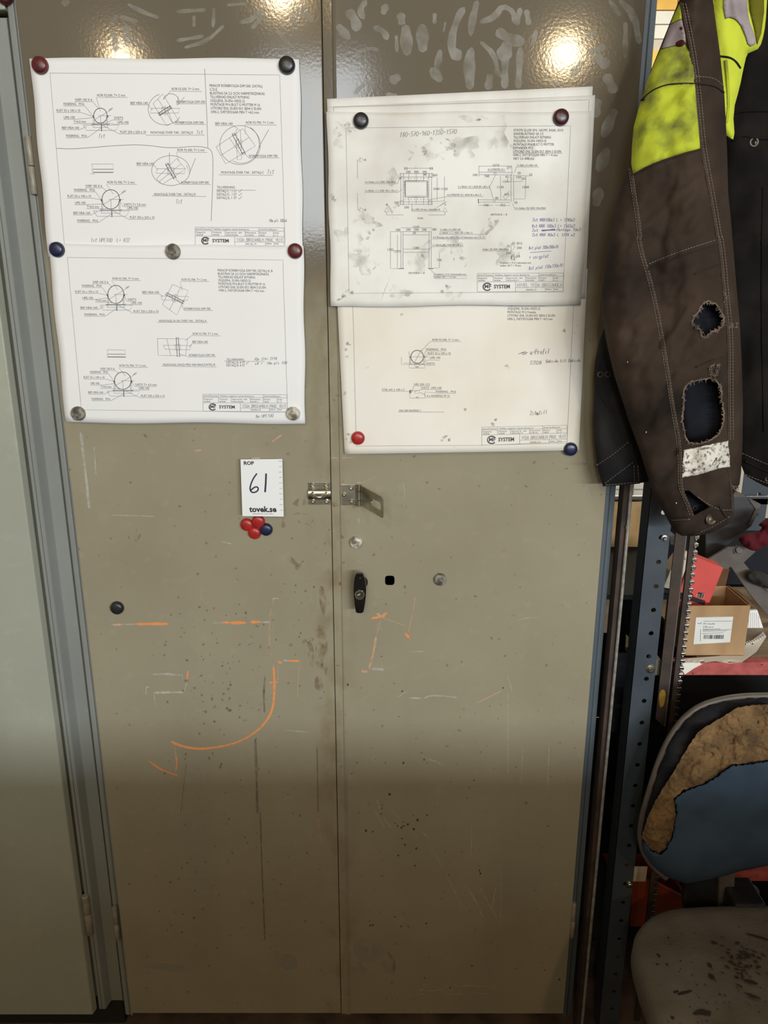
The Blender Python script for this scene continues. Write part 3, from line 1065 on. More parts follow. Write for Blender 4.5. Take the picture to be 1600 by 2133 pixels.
A.circle(760, 318, 88, 82, .9, A.pnc, 30, 250)
A.circle(790, 280, 42, 42, .9, A.pnc, 200, 380)
A.t('RÖR F2-500, T= 2 mm', 795, 219, 937)
A.line([(952, 226), (788, 224), (752, 268)])
A.t('BEF HEA-160', 580, 292, 670, ul=674)
A.line([(672, 297), (694, 322)])
A.t('RÖRBRYGGA DIM 500', 820, 286, 968, ul=972)
A.hand('v', 806, 300, 856, 80, slant=.5)
A.t('RÖRBRYGGA DIM 500', 815, 394, 960, ul=972)
A.line([(813, 398), (795, 380), (775, 325)])
for i, (tx, x1) in enumerate([('PRINCIP RÖRBRYGGA DIM 500. DATALJ', 1266), ('C.D.E', 1031), ('BLÄSTRAS SA 2,5 OCH VARMFÖRZINKAS.', 1281), ('TILLVERKAD ENLIGT RITNING', 1198), ('355J2(ENL SS-EN-10025-2)', 1175), ('MONTAGE M16 BULT O MUTTER M 16', 1254), ('UTFÖRD ENL SS-EN ISO 3834-3 SS-EN', 1260), ('1090-2, SVETSFOGAR MIN T =4,5 mm.', 1252)]):
    A.t(tx, 992 + i, 202 + i * 19.6, x1, 14, slope=.012)
A.t('BEF HEA-160', 1022, 399, 1112, ul=1116)
A.line([(1114, 403), (1140, 420)])
A.t('RÖR F2-700, T= 2 mm', 1182, 394, 1326)
A.line([(1340, 401), (1174, 400), (1180, 450)])
A.plan([(1025, 515), (1165, 420), (1230, 510), (1075, 603)], [(1130, 425), (1152, 425), (1158, 580), (1136, 582)], ((1115, 445), (1172, 553)))
A.circle(1150, 505, 106, 102, .9, A.pnc)
A.circle(1158, 500, 92, 100, .8, A.pnc, -60, 120)
A.line([(1228, 570), (1262, 490), (1300, 425)], .9, A.pnc)
A.t('RÖRBRYGGA DIM 700', 1198, 568, 1345, ul=1355)
A.line([(1196, 572), (1170, 545)])
A.t('MONTAGE ÖVER TAK , DETALJ C', 1052, 654, 1275)
A.line([(1040, 660), (1320, 663)])
A.hand('1st', 1290, 655, 1330, 24)
A.t('TILLVERKNNG.', 1030, 731, 1126)
A.line([(1028, 738), (1232, 741)])
for i, tx in enumerate(('DETALJ C : 1 ST', 'DETALJ D : 1 ST', 'DETALJ E, 1 ST')):
    A.t(tx, 1030, 751 + i * 17.5, 1133)
    A.line([(1142, 744 + i * 18), (1146, 751 + i * 18), (1160, 736 + i * 18)], .9, A.pnc)
for y0, y1 in ((604, 630), (632, 646)):
    A.line([(378, y0), (490, y0), (490, y1), (384, y1), (378, y0)])
A.bold([(384, 648), (490, 648)], 1.0)
A.line([(370, 655), (392, 655)])
A.pipe(477, 788, 46, 50, [('RÖR F2-700, T= 2 mm', 460, 705, 600, (490, 760)), ('SVEP 100 X 6', 347, 724, 432, (455, 745)), ('FIXERING   M16', 287, 745, 394, (427, 788)), ('PLÅT 55 x 100 x 10', 252, 777, 374, (426, 790)), ('UPE-100', 290, 812, 346, (432, 812)), ('T=6.0 mm', 353, 832, 415, (470, 836)), ('BEF HEA-160', 283, 865, 370, (408, 852)), ('FIXERING   M16', 304, 905, 410, (482, 862)), ('SVETS T= 5.0 mm', 546, 821, 660, (524, 795)), ('UPE-100', 563, 840, 619, (530, 842)), ('PLÅT 250 x 220 x 10', 577, 888, 705, (485, 846))], 'Ø700')
A.t('RÖR F2-500, T= 2 mm', 825, 537, 965)
A.line([(980, 543), (818, 542), (832, 590)])
A.t('BEF HEA-160', 613, 608, 702, ul=706)
A.line([(704, 612), (722, 634)])
A.plan([(715, 680), (820, 575), (866, 630), (745, 710)], [(718, 628), (866, 628), (860, 654), (712, 652)], ((768, 602), (812, 680)))
A.circle(790, 638, 100, 78, .9, A.pnc)
A.line([(782, 545), (784, 620)], .9, A.pnc)
A.line([(872, 610), (886, 655), (918, 574)], .9, A.pnc)
A.t('RÖRBRYGGA DIM 500', 845, 706, 987, ul=998)
A.line([(843, 710), (816, 682)])
A.t('MONTAGE ÖVER TAK , DETALJ D', 704, 768, 920)
A.line([(692, 769), (974, 773)])
A.hand('1st', 815, 810, 850, 24)
A.line(smooth_loop([(195, 522), (270, 526), (380, 518), (520, 506), (650, 503), (780, 522), (900, 512), (960, 514), (1000, 528), (1010, 570), (1008, 700), (1000, 900)], 2, False), 1.0, A.pnc)
A.line([(966, 108), (975, 300), (983, 520)], .9, A.pnc)
A.hand('18m p/s 100x6', 1300, 906, 1394, 16)
A.hand('1st UPE100  L= 832', 372, 1010, 576, 20)
A.title(917, 933, 1380, [933, 950, 979, 1027], 'VIDA BRUZAHOLM PROC VENT', '2025_Mo_T4', 'R 512 DIA 500', '2025/05/06', '25/05/06', .008)
A.done()

# lower left sheet
B = Sheet(lambda x, y: (80 + x / 2.7586, 490 + y / 2.7586), yA2, pA2)
B.frame([(166, 127), (1405, 142), (1432, 1018), (247, 1003)])
B.pipe(445, 340, 46, 52, [('RÖR F2-700, T= 2 mm', 427, 255, 576, (455, 312)), ('SVEP 100 X 6', 313, 275, 402, (420, 295)), ('FIXERING   M16', 252, 296, 363, (396, 340)), ('PLÅT 55 x 100 x 10', 212, 330, 343, (394, 343)), ('UPE-100', 254, 366, 314, (400, 360)), ('T=6.0 mm', 328, 381, 390, (440, 390)), ('BEF HEA-160', 243, 422, 340, (376, 408)), ('FIXERING   M16', 266, 461, 381, (450, 420)), ('SVETS', 514, 375, 563, (494, 345)), ('UPE-100', 533, 395, 595, (500, 396)), ('PLÅT 250 x 220 x 10', 548, 443, 690, (455, 400))], 'Ø700')
B.plan([(770, 282), (862, 318), (795, 458), (713, 398)], [(706, 349), (864, 352), (856, 374), (708, 372)], ((734, 336), (836, 388)))
B.t('RÖR F2-700, T= 2 mm', 824, 261, 968)
B.line([(982, 266), (816, 265), (826, 320)])
B.t('BEF HEA-160', 598, 333, 693, ul=697)
B.line([(696, 337), (716, 352)])
B.t('RÖRBRYGGA DIM 700', 840, 428, 988, ul=1002)
B.line([(838, 432), (822, 395)])
B.t('MONTAGE 30 GR ÖVER TAK , DETALJ A', 695, 498, 967)
B.line([(682, 500), (972, 502)])
for i, (tx, x1) in enumerate([('PRINCIP RÖRBRYGGA DIM 700. DETALJ A, B', 1346), ('BLÄSTRAS SA 2,5 OCH VARMFÖRZINKAS', 1325), ('TILLVERKAD ENLIGT RITNING', 1246), ('355J2(ENL SS-EN-10025-2)', 1220), ('MONTAGE M16 BULT O MUTTER M 16', 1302), ('UTFÖRD ENL SS-EN ISO 3834-3 SS-EN', 1307), ('1090-2, SVETSFOGAR MIN T =4,5 mm.', 1300)]):
    B.t(tx, 1031 + i, 208 + i * 19.2, x1, 14, slope=.012)
B.line([(684, 594), (858, 596), (846, 692), (688, 690), (684, 594)])
B.line([(738, 595), (760, 690)])
B.line([(718, 632), (880, 634), (870, 658), (728, 655), (718, 632)])
B.bold([(792, 588), (804, 588), (812, 698), (798, 698), (792, 588)], 1.1)
B.line([(786, 628), (816, 628), (816, 660), (788, 660), (786, 628)])
B.t('RÖR F2-700, T= 2 mm', 888, 572, 1032)
B.line([(1046, 578), (882, 576), (842, 606)])
B.t('BEF HEA-160', 886, 618, 973, ul=976)
B.line([(884, 622), (866, 646)])
B.t('RÖRBRYGGA DIM 700', 866, 695, 1014, ul=1020)
B.line([(864, 699), (806, 680)])
B.t('MONTAGE LÄNGS MED HEA BALK,DATELJ B', 718, 750, 1016)
B.line([(708, 752), (1024, 757)])
for y0, y1 in ((658, 682), (684, 698)):
    B.line([(396, y0), (500, y0 + 2), (500, y1), (398, y1), (396, y0)])
B.bold([(396, 700), (502, 701)], 1.0)
B.pipe(485, 836, 48, 50, [('RÖR F2-700, T= 2 mm', 467, 755, 618, (500, 808)), ('SVEP 100 X 6', 357, 773, 438, (460, 793)), ('FIXERING   M16', 298, 792, 399, (430, 832)), ('PLÅT 55 x 100 x 10', 260, 822, 380, (430, 838)), ('UPE-100', 300, 857, 350, (438, 853)), ('T=6.0 mm', 358, 876, 419, (480, 886)), ('BEF HEA-160', 288, 909, 372, (410, 900)), ('FIXERING   M16', 308, 947, 413, (490, 912)), ('SVETS T= 6.0 mm', 558, 865, 680, (536, 840)), ('UPE-100', 578, 885, 637, (540, 888)), ('PLÅT 250 x 220 x 10', 590, 929, 726, (494, 892))], 'Ø700')
B.t('TILLVERKNNG', 1081, 720, 1182)
B.line([(1070, 722), (1300, 726)])
B.t('DETALJ A: 4 ST', 1081, 738, 1188)
B.t('DETALJ B: 4 ST', 1081, 754, 1188)
B.hand('70x 314= 2198', 1240, 720, 1372, 16, slope=-.03)
B.hand('x8 =  18m p/s 100', 1245, 745, 1430, 16, slope=-.03)
B.line([(1192, 733), (1197, 740), (1208, 726)], .9, B.pnc)
B.hand('8m UPE100', 1248, 1050, 1352, 18, slope=-.05)
B.title(946, 914, 1430, [914, 931, 962, 1011], 'VIDA BRUZAHOLM PROC VENT', '2024/Mo-T4', 'R2R PRC-1', '2025/05/06', '25/05/06', .006)
B.done()

# soiled frame drawing
D = Sheet(lambda x, y: (670 + x / 2.7586, 170 + y / 2.7586), yDd, pD)
D.frame([(140, 266), (1432, 253), (1388, 1208), (158, 1217)])
for i, (tx, x1) in enumerate([('STATIV SLUSS SF4. 160.MY, RAAL 5010', 1388), ('SANDBLÄSTRAD SA 2.5', 1274), ('TILLVERKAD ENLIGT RITNING', 1318), ('355J2(ENL SS-EN-10025-2)', 1292), ('MONTAGE M16 BULT O MUTTER', 1336), ('EXPANDER M12', 1216), ('UTFÖRD ENL SS-EN ISO 3834-3 SS-EN', 1376), ('1090-2, SVETSFOGAR MIN T = 4 mm', 1356), ('VIKT CA 4000 KG', 1221)]):
    D.t(tx, 1104 - i * .4, 286 + i * 20.4, x1, 14.5)
D.line([(1100, 411), (1384, 412)])
D.hand('180-570-960-1350-1570', 448, 318, 778, 26, D.pnc, 1.0, -.06)
for y, tx in ((450, 'B'), (737, 'B')):
    D.line([(206, y), (220, y)])
    D.line([(220, y - 14), (243, y), (220, y + 14), (220, y - 14)])
    D.t(tx, 247, y + 5, 256, 11)
D.line([(206, 450), (206, 556)])
D.line([(206, 640), (208, 737)])
for cx in (374, 710):
    D.line([(cx - 13, 748), (cx, 724), (cx + 13, 748), (cx - 13, 748)])
    D.line([(cx, 748), (cx, 766)])
    D.t('A', cx - 4, 712, cx + 5, 11)
D.line([(374, 766), (470, 766)])
D.line([(614, 766), (710, 766)])
D.t('PLAN', 552, 790, 582, 11)
# plan view
for x in (455, 470, 616, 632):
    D.line([(x, 525), (x, 708)], .9)
for y in (528, 548, 690, 705):
    D.line([(450, y), (636, y)], .9)
D.bold([(478, 570), (608, 570), (610, 664), (480, 664), (478, 570)], 1.3)
D.line([(482, 576), (604, 576), (604, 656), (484, 656), (482, 576)])
for x in (502, 544, 586):
    D.line([(x, 528), (x, 570)])
    D.line([(x, 664), (x, 705)])
for x in np.linspace(478, 608, 8):
    D.dot(x, 556, 2)
    D.dot(x, 676, 2)
for y in np.linspace(576, 656, 6):
    D.dot(472, y, 2)
    D.dot(616, y, 2)
for x, y in ((450, 528), (620, 528), (450, 684), (614, 684)):
    D.line([(x, y), (x + 22, y), (x + 22, y + 22), (x, y + 22), (x, y)])
for tx, x0, y, x1 in (('55', 474, 506, 494), ('55', 620, 506, 640), ('390', 486, 526, 511), ('390', 532, 526, 557), ('390', 580, 526, 605), ('40', 586, 541, 604), ('160', 638, 544, 665), ('1040', 643, 623, 678), ('1120', 688, 623, 724), ('200', 418, 702, 443), ('200', 474, 729, 502), ('157', 442, 561, 462)):
    D.t(tx, x0, y, x1, 14, bold=0)
D.line([(474, 498), (640, 498)])
D.line([(706, 545), (706, 686), (636, 688)])
D.line([(664, 550), (664, 682)])
D.t('4 x Stolpe ( A ). KKR 150x100x5', 250, 582, 426, 11, ul=436)
D.line([(436, 586), (452, 550)])
D.t('2 x BALK ( C ). KKR 100 x 100 x 5', 250, 632, 436, 11, ul=440)
D.line([(440, 636), (464, 618)])
D.t('4 x FÖRSTB ( E ). KKR 60 x 60 x 5', 722, 656, 916, 11, ul=930)
D.line([(720, 660), (610, 680)])
D.t('4 x HÅL 20 mm , varje plats A', 520, 740, 680, 11, ul=690)
D.line([(518, 744), (520, 700)])
# section A
D.t('SEKTION A — A', 500, 1105, 592, 11)
D.line([(456, 840), (632, 840)])
D.line([(456, 862), (632, 862)], .9)
D.line([(470, 880), (616, 880)], .9)
for x in (456, 468, 618, 630):
    D.line([(x, 862), (x, 1074)], 1.0)
D.bold([(444, 1074), (474, 1074)], 1.4)
D.bold([(612, 1074), (642, 1074)], 1.4)
D.line([(470, 962), (616, 962)])
D.line([(470, 980), (616, 980)], .9)
D.line([(396, 862), (396, 1074), (444, 1074)])
D.line([(396, 862), (456, 862)])
D.line([(436, 880), (436, 1074)])
D.line([(677, 982), (677, 1070), (640, 1072)])
for tx, x0, y, x1 in (('1530', 526, 842, 561), ('180', 427, 858, 453), ('180', 634, 856, 660), ('390', 486, 858, 511), ('390', 532, 858, 557), ('390', 578, 858, 603), ('20', 524, 876, 542), ('1280', 526, 962, 561), ('1735', 380, 973, 414), ('1573', 418, 982, 453), ('740', 664, 1032, 690)):
    D.t(tx, x0, y, x1, 14, bold=0)
D.t('2 x Balk ( A ).HEA-160', 682, 855, 798, 11, ul=812)
D.t('2 x BALK ( C ). KKR 100 x 100 x 5', 678, 874, 866, 11, ul=940)
D.t('4 x Montage plåt 150 x 150 x10 helsvetsas mot ( A, C )', 640, 900, 940, 11, ul=944)
D.t('2 x BALK ( D ). KKR 80 x 80 x 5', 638, 944, 812, 11, ul=816)
D.line([(636, 948), (612, 970)])
D.t('Fotplattor ( 4 st ) helsvetsade mot', 650, 1112, 830, 11, ul=838)
D.t('stolpar ( B) T = 15 mm.', 650, 1127, 774, 11, ul=834)
D.line([(646, 1130), (646, 1100), (622, 1076)])
# section B
D.t('SEKTION B — B', 972, 769, 1066, 11)
D.line([(905, 520), (1100, 522)], .9)
D.line([(905, 534), (1094, 536)], .9)
D.line([(905, 483), (905, 545)])
D.line([(905, 486), (1094, 484), (1094, 540)])
D.line([(1088, 536), (1090, 690)], .9)
D.line([(1104, 536), (1104, 690)], .9)
D.line([(900, 678), (1086, 680)], .9)
D.line([(900, 692), (1086, 694)], .9)
D.bold([(900, 674), (902, 700)], 1.3)
D.line([(992, 524), (1004, 524), (1004, 536), (992, 536), (992, 524)])
D.line([(988, 680), (998, 680), (998, 692), (988, 692), (988, 680)])
D.line([(1000, 536), (966, 604), (990, 682)])
D.line([(1028, 540), (1030, 680)])
D.line([(1066, 560), (1094, 536), (1094, 560), (1076, 580), (1066, 560)])
D.line([(1044, 660), (1080, 630), (1090, 644), (1056, 678), (1044, 660)])
D.line([(1104, 540), (1210, 541)])
D.line([(1174, 542), (1170, 674), (1104, 674)])
D.line([(1058, 575), (1160, 573)])
D.line([(902, 710), (984, 710)])
D.line([(998, 710), (1086, 712)])
for tx, x0, y, x1 in (('1573', 984, 488, 1020), ('277', 1064, 501, 1090), ('100', 870, 543, 896), ('740', 936, 550, 964), ('740', 932, 717, 960), ('753', 1026, 717, 1054), ('1120', 1010, 613, 1046), ('1040', 1156, 613, 1192), ('154', 1044, 581, 1070), ('150', 1120, 556, 1146), ('263', 1148, 563, 1174), ('20', 1126, 532, 1144), ('10', 1194, 541, 1210), ('429', 1050, 655, 1076), ('80', 998, 676, 1016), ('45', 1108, 702, 1126), ('45', 1056, 553, 1072)):
    D.t(tx, x0, y, x1, 14, bold=0)
D.t('4 x FÖRSTB ( E )', 956, 510, 1050, 11, ul=1056)
D.t('2 x Balk ( A ).HEA-160', 1122, 486, 1240, 11, ul=1250)
D.line([(1120, 490), (1108, 524)])
D.t('2 x BALK ( D ). KKR 80 x 80 x 5', 784, 609, 966, 11, ul=968)
D.t('4 x Stolpe ( B). KKR 150x100x5', 1114, 732, 1288, 11, ul=1290)
D.line([(1112, 736), (1098, 700)])
D.line([(1090, 930), (1112, 950), (1090, 975), (1112, 985), (1088, 985), (1090, 930)])
D.line([(1088, 1008), (1120, 1008)])
D.bold([(1090, 1000), (1090, 1018)], 1.2)
for tx, x0, y, x1 in (('35', 1064, 952, 1082), ('35', 1094, 936, 1112), ('Ø13', 1122, 936, 1152), ('200', 1122, 962, 1150), ('200', 1060, 992, 1088), ('35', 1090, 1005, 1108), ('10', 1122, 1011, 1140), ('13', 1092, 1027, 1110)):
    D.t(tx, x0, y, x1, 14, bold=0)
D.t('Stolpe ( B). KKR 100x100x5', 926, 969, 1074, 11, ul=1080)
D.t('Fotplattor ( 4 st ) helsvetsas mot', 1026, 1046, 1204, 11)
D.t('stolpar ( B) T = 10 mm.', 1026, 1062, 1148, 11)
D.hand('2st KKR100x5 L = 1280x2', 1212, 803, 1456, 18, D.blue, .9)
D.hand('8st KKR 100x5 L= 1563x2', 1208, 838, 1456, 18, D.blue, .9)
D.hand('2st', 1210, 862, 1246, 16, D.blue, .9)
D.hand('Montage 10x2', 1352, 858, 1490, 16, D.blue, .9)
D.hand('2st KKR 80x5 L 1278 x2', 1210, 888, 1456, 16, D.blue, .9)
D.line([(1264, 854), (1345, 852)], 2.2, D.blue)
D.line([(1268, 858), (1340, 848)], 2.0, D.blue)
D.hand('8st plat 200x200x10', 1190, 965, 1360, 18, D.blue, .8, -.05)
D.line([(1198, 982), (1320, 974)], .9, D.blue)
D.hand('+ snigplat', 1192, 1020, 1306, 22, D.blue, .8, -.08)
D.hand('8st plat 150x150x10', 1190, 1082, 1386, 18, D.blue, .8, -.1)
D.title(895, 1102, 1390, [1102, 1120, 1150, 1208], 'HYVEL VIDA BRUZAHOLM', '2024/Mo-T3', 'STAT SLUSS', '2025/05/11', '25/05/27', -.005)
D.done()
# grey hand dirt rubbed into the soiled sheet
g = MB()
rr = random.Random(12)
for x, y, n, r in ((130, 260, 7, 30), (260, 850, 10, 40), (420, 740, 5, 22), (640, 400, 8, 46), (760, 380, 6, 40), (980, 830, 6, 26), (740, 980, 7, 40), (450, 1220, 5, 34), (720, 1220, 5, 34), (110, 1240, 6, 30), (560, 380, 5, 40), (880, 170, 5, 40), (300, 1040, 5, 30), (60, 680, 5, 40), (180, 1180, 6, 40), (1440, 120, 5, 20), (560, 1010, 4, 20)):
    for k in range(n):
        cx, cy = x + rr.gauss(0, r), y + rr.gauss(0, r)
        a0 = rr.uniform(0, 3.1)
        rx, ry = rr.uniform(6, 20), rr.uniform(4, 11)
        pts = []
        for t in range(12):
            a = t * math.pi / 6
            q = 1 + rr.uniform(-.3, .3)
            px, py = rx * q * math.cos(a), ry * q * math.sin(a)
            pts.append(D.T(cx + px * math.cos(a0) - py * math.sin(a0), cy + px * math.sin(a0) + py * math.cos(a0)))
        if all(684 < q[0] < 1208 and 236 < q[1] < 632 for q in pts):
            blob(g, pts, yDd, .0003)
g.build('hand_dirt', M_DIRT, pD)['kind'] = 'stuff'
M_SMUDGE = film('soft_smudge', (.30, .27, .22), .8, .46, .78, 34, .42)
for k, (x, y, rx, ry, a0) in enumerate(((170, 900, 90, 60, .6), (260, 800, 70, 40, .3), (230, 1030, 80, 60, 1.2), (640, 400, 120, 50, 2.6), (800, 370, 110, 60, .1), (960, 850, 70, 26, 2.3), (1010, 300, 60, 110, .2), (740, 960, 90, 50, 2.4), (450, 1210, 60, 34, .1), (740, 1230, 60, 30, .0), (120, 300, 60, 70, .5), (560, 1010, 60, 90, .3), (1180, 400, 80, 40, .4), (880, 200, 80, 40, .2), (1060, 1000, 60, 60, 0), (420, 560, 60, 40, .8))):
    q = []
    for t in range(26):
        a = t * 2 * math.pi / 26
        w = 1 + .28 * S(3 * a + k) + .18 * S(7 * a + 2 * k)
        px, py = rx * w * math.cos(a), ry * w * math.sin(a)
        u, v = D.T(x + px * math.cos(a0) - py * math.sin(a0), y + px * math.sin(a0) + py * math.cos(a0))
        q.append((min(1206, max(694, u)), min(630, max(240, v))))
    V_, T_, _b = tri_fill(q, 8)
    mesh_obj('smudge', [P(u, v, yDd(u, v) - .00022 - k * 4e-6) for u, v in V_], [t[::-1] for t in T_], M_SMUDGE, pD)
# handwriting strokes that the dirt has darkened: scratches of graphite
g = MB()
for pts, w in (([(372, 702), (410, 755), (448, 808)], 5), ([(940, 880), (980, 840), (1018, 796)], 6), ([(545, 985), (575, 1040), (592, 1090)], 2), ([(640, 738), (700, 700), (718, 690)], 2), ([(410, 1090), (370, 1180), (330, 1290)], 1.0)):
    g = MB()
    ribbon(g, [D.T(*q) for q in pts], w, yDd, .00035, 12)
    g.build('graphite_smudge', M_DIRT, pD)

# sheet behind: its frame line; curled corner sheet
Cc = Sheet(lambda x, y: (670 + x / 2.7586, 170 + y / 2.7586), yC, pC)
Cc.line([(68, 146), (1538, 104), (1530, 250)], .8)
Cc.line([(68, 146), (70, 172)], .8)
Cc.thin.build('printed_lines', M_LINE, pC)

# pipe-clamp sheet
E = Sheet(lambda x, y: (690 + x / 2.963, 620 + y / 2.963), yE, pE)
E.line([(132, -30), (155, 916), (928, 912), (1456, 890), (1500, -40)], .8)
for i, (tx, x1) in enumerate([('TILLVERKAD ENLIGT RITNING', 1318), ('355J2(ENL SS-EN-10025-2)', 1290), ('MONTAGE M12 Franska', 1264), ('UTFÖRD ENL SS-EN ISO 3834-3 SS-EN', 1381), ('1090-2, SVETSFOGAR MIN T =4.5 mm', 1366)]):
    E.t(tx, 1088, 54 + i * 21.2, x1, 15)
E.circle(531, 365, 39, 40, 1.4)
E.line([(513, 402), (560, 318)])
E.line([(480, 365), (600, 366)])
E.dot(487, 366, 5)
E.dot(574, 366, 6)
for x in (484, 490, 570, 578):
    E.line([(x, 366), (x, 412)], .9)
E.line([(434, 368), (434, 412), (578, 412)])
E.line([(482, 415), (482, 434), (578, 434), (578, 412)], .9)
E.bold([(484, 412), (578, 412)], 1.0)
E.line([(516, 408), (546, 408), (546, 424), (516, 424), (516, 408)])
E.line([(450, 404), (516, 404)])
E.line([(478, 332), (486, 362)])
E.t('RÖR F2-500, T= 2 mm', 625, 266, 787)
E.line([(804, 271), (612, 271), (556, 330)])
E.t('FIXERING   M16', 586, 325, 710, ul=712)
E.line([(584, 329), (575, 360)])
E.t('PLÅT 55 x 100 x 10', 596, 349, 737, ul=742)
E.line([(594, 353), (577, 368)])
E.t('UPE-100', 609, 377, 674)
E.line([(672, 386), (604, 384), (580, 395)])
E.t('SVETS', 588, 413, 638, ul=642)
E.line([(586, 416), (540, 402)])
E.t('641', 522, 432, 538, 9)
E.t('HÅL DIA 12.5', 512, 541, 608, ul=606)
E.line([(510, 545), (500, 580)])
E.t('SVETS  UPE-100', 556, 563, 681, ul=676)
E.line([(554, 567), (516, 580)])
E.t('STÅL 641 x 100 x 5', 314, 574, 452, ul=462)
E.line([(462, 577), (486, 582)])
E.t('FIXERING   M16', 646, 586, 769, ul=772)
E.line([(644, 588), (576, 582)])
E.t('4 x FIXERING M 12', 590, 612, 731, ul=734)
E.line([(588, 614), (572, 596)])
E.line([(484, 590), (484, 620), (579, 620), (579, 590)], .9)
E.line([(490, 573), (545, 573), (545, 590), (516, 590), (516, 573)])
E.bold([(486, 588), (490, 572)], 1.5)
E.line([(545, 588), (562, 588), (562, 596), (579, 590)], .9)
E.circle(489, 580, 6, 9, 1.0)
E.t('641', 523, 619, 538, 9)
E.t('DIA 500 INGÅNG 1', 420, 703, 553)
E.line([(415, 705), (698, 706)], .9)
E.hand('u-Profil', 1228, 352, 1350, 32, E.pnc, 1.3, -.05)
E.line([(1156, 348), (1200, 332), (1166, 344), (1214, 338), (1180, 352), (1206, 346)], 1.4, E.pnc)
E.hand('S208', 1226, 412, 1302, 22, E.pnc, 1.2)
E.hand('Baksida till Baksida', 1326, 402, 1540, 20, E.pnc, 1.0, -.03)
E.hand('2st till', 1226, 726, 1336, 26, E.pnc, .9, -.08)
E.title(930, 800, 1456, [800, 819, 848, 911], 'VIDA BRUZAHOLM PROC VENT', '2025/Mo-T10', 'RV 500 Trans', '2025/04/10', '25/04/10', -.024)
E.done()
g = MB()
for x, y, n, r in ((210, 430, 3, 12), (1090, 430, 3, 10), (715, 880, 6, 16), (1440, 190, 3, 12), (1270, 710, 3, 12), (100, 600, 6, 26), (80, 300, 6, 26), (440, 110, 2, 6), (830, 690, 2, 4), (1000, 760, 3, 16), (120, 880, 6, 22), (1500, 180, 4, 20)):
    for k in range(n):
        cx, cy = x + rr.gauss(0, r), y + rr.gauss(0, r)
        q = [E.T(cx + rr.uniform(5, 14) * math.cos(a), cy + rr.uniform(4, 12) * math.sin(a)) for a in np.linspace(0, 5.7, 10)]
        blob(g, q, yE, .0003)
g.build('hand_dirt', M_DIRT, pE)['kind'] = 'stuff'

# ------------------------------------------------------------------ lot card
M_CARD = mat('white_card', (.80, .80, .79), .35, c2=(.78, .78, .77), scale=3)
M_MARKER = mat('blue_black_marker', (.02, .018, .055), .4)
M_CINK = mat('black_card_ink', (.012, .012, .012), .5)
card_c = [(501, 957), (588, 956), (591, 1076), (505, 1075)]
yK = lambda u, v: -.0150 - .0020 * (v - 957) / 120
card = thing('lot_card', 'white lot card marked 61 taped to the left door above a clump of magnets', 'card')
cd = MB()
cd.prism([P(u, v, yK(u, v)) for u, v in card_c], (0, .0012, 0))
cd.build('card', M_CARD, card)
ci = MB()
text(ci, 'ROP', *C6(154, 122), C6(222, 0)[0], 7.2, yK, bold=.035)
text(ci, 'tovek.se', *C6(190, 436), C6(372, 0)[0], 11.5, yK, bold=.035)
text(ci, 'Nätauktioner varje vecka', *C6(212, 452), C6(348, 0)[0], 2.2, yK)
for k in range(10):
    y = 98 + 36.3 * k
    ribbon(ci, [C6(388 + k * .9 - (0 if k % 2 else 4), y), C6(405 + k * .9, y)], .6, yK, .0004)
ci.build('card_print', M_CINK, card)['kind'] = 'stuff'
cm = MB()
six = smooth_loop([C6(*q) for q in ((241, 180), (215, 215), (195, 265), (196, 298), (218, 310), (248, 296), (250, 272), (228, 268), (200, 292))], 2, False)
ribbon(cm, six, 2.9, yK, .0005, 2)
ribbon(cm, [C6(*q) for q in ((302, 180), (300, 240), (295, 305))], 3.6, yK, .0005, 6)
cm.build('marker_number', M_MARKER, card)
tp = MB()
for pts in ([(205, 84), (240, 80), (262, 84)],):
    ribbon(tp, [C6(*q) for q in pts], 5, lambda u, v: yK(u, v), .0006, 6)
tp.build('tape', film('clear_tape', (.85, .85, .85), .2, .2, .8, 30, .5), card)
MB().box(P(530, 966).x, P(562, 966).x, -.0146, -.0002, P(0, 968).z, P(0, 960).z).build('tape_pad', M_CARD, card)

# ------------------------------------------------------------------ magnets
MAGC = {'red': ((.42, .022, .016), (.30, .014, .012)), 'dark red': ((.13, .012, .014), (.07, .010, .012)), 'maroon': ((.055, .008, .010), (.035, .006, .008)),
        'black': ((.013, .013, .014), (.022, .022, .022)), 'navy': ((.008, .012, .045), (.014, .018, .05)), 'white': ((.62, .57, .47), (.16, .13, .09)), 'grey': ((.30, .27, .21), (.07, .06, .045))}
MAGM = {k: mat(k.replace(' ', '_') + '_magnet', a, .32 if k not in ('grey',) else .6, c2=b, scale=70, bump=.12, bscale=160, lo=.42, hi=.62) for k, (a, b) in MAGC.items()}
M_FILE = mat('steel_filings', (.10, .085, .065), .5, .6, c2=(.05, .04, .03), scale=300)
mprof = [(.0098, 0), (.0112, .0006), (.0116, .0030), (.0114, .0052), (.0104, .0068), (.0078, .0080), (.0040, .0086), (.0003, .0088)]
_proto = {}


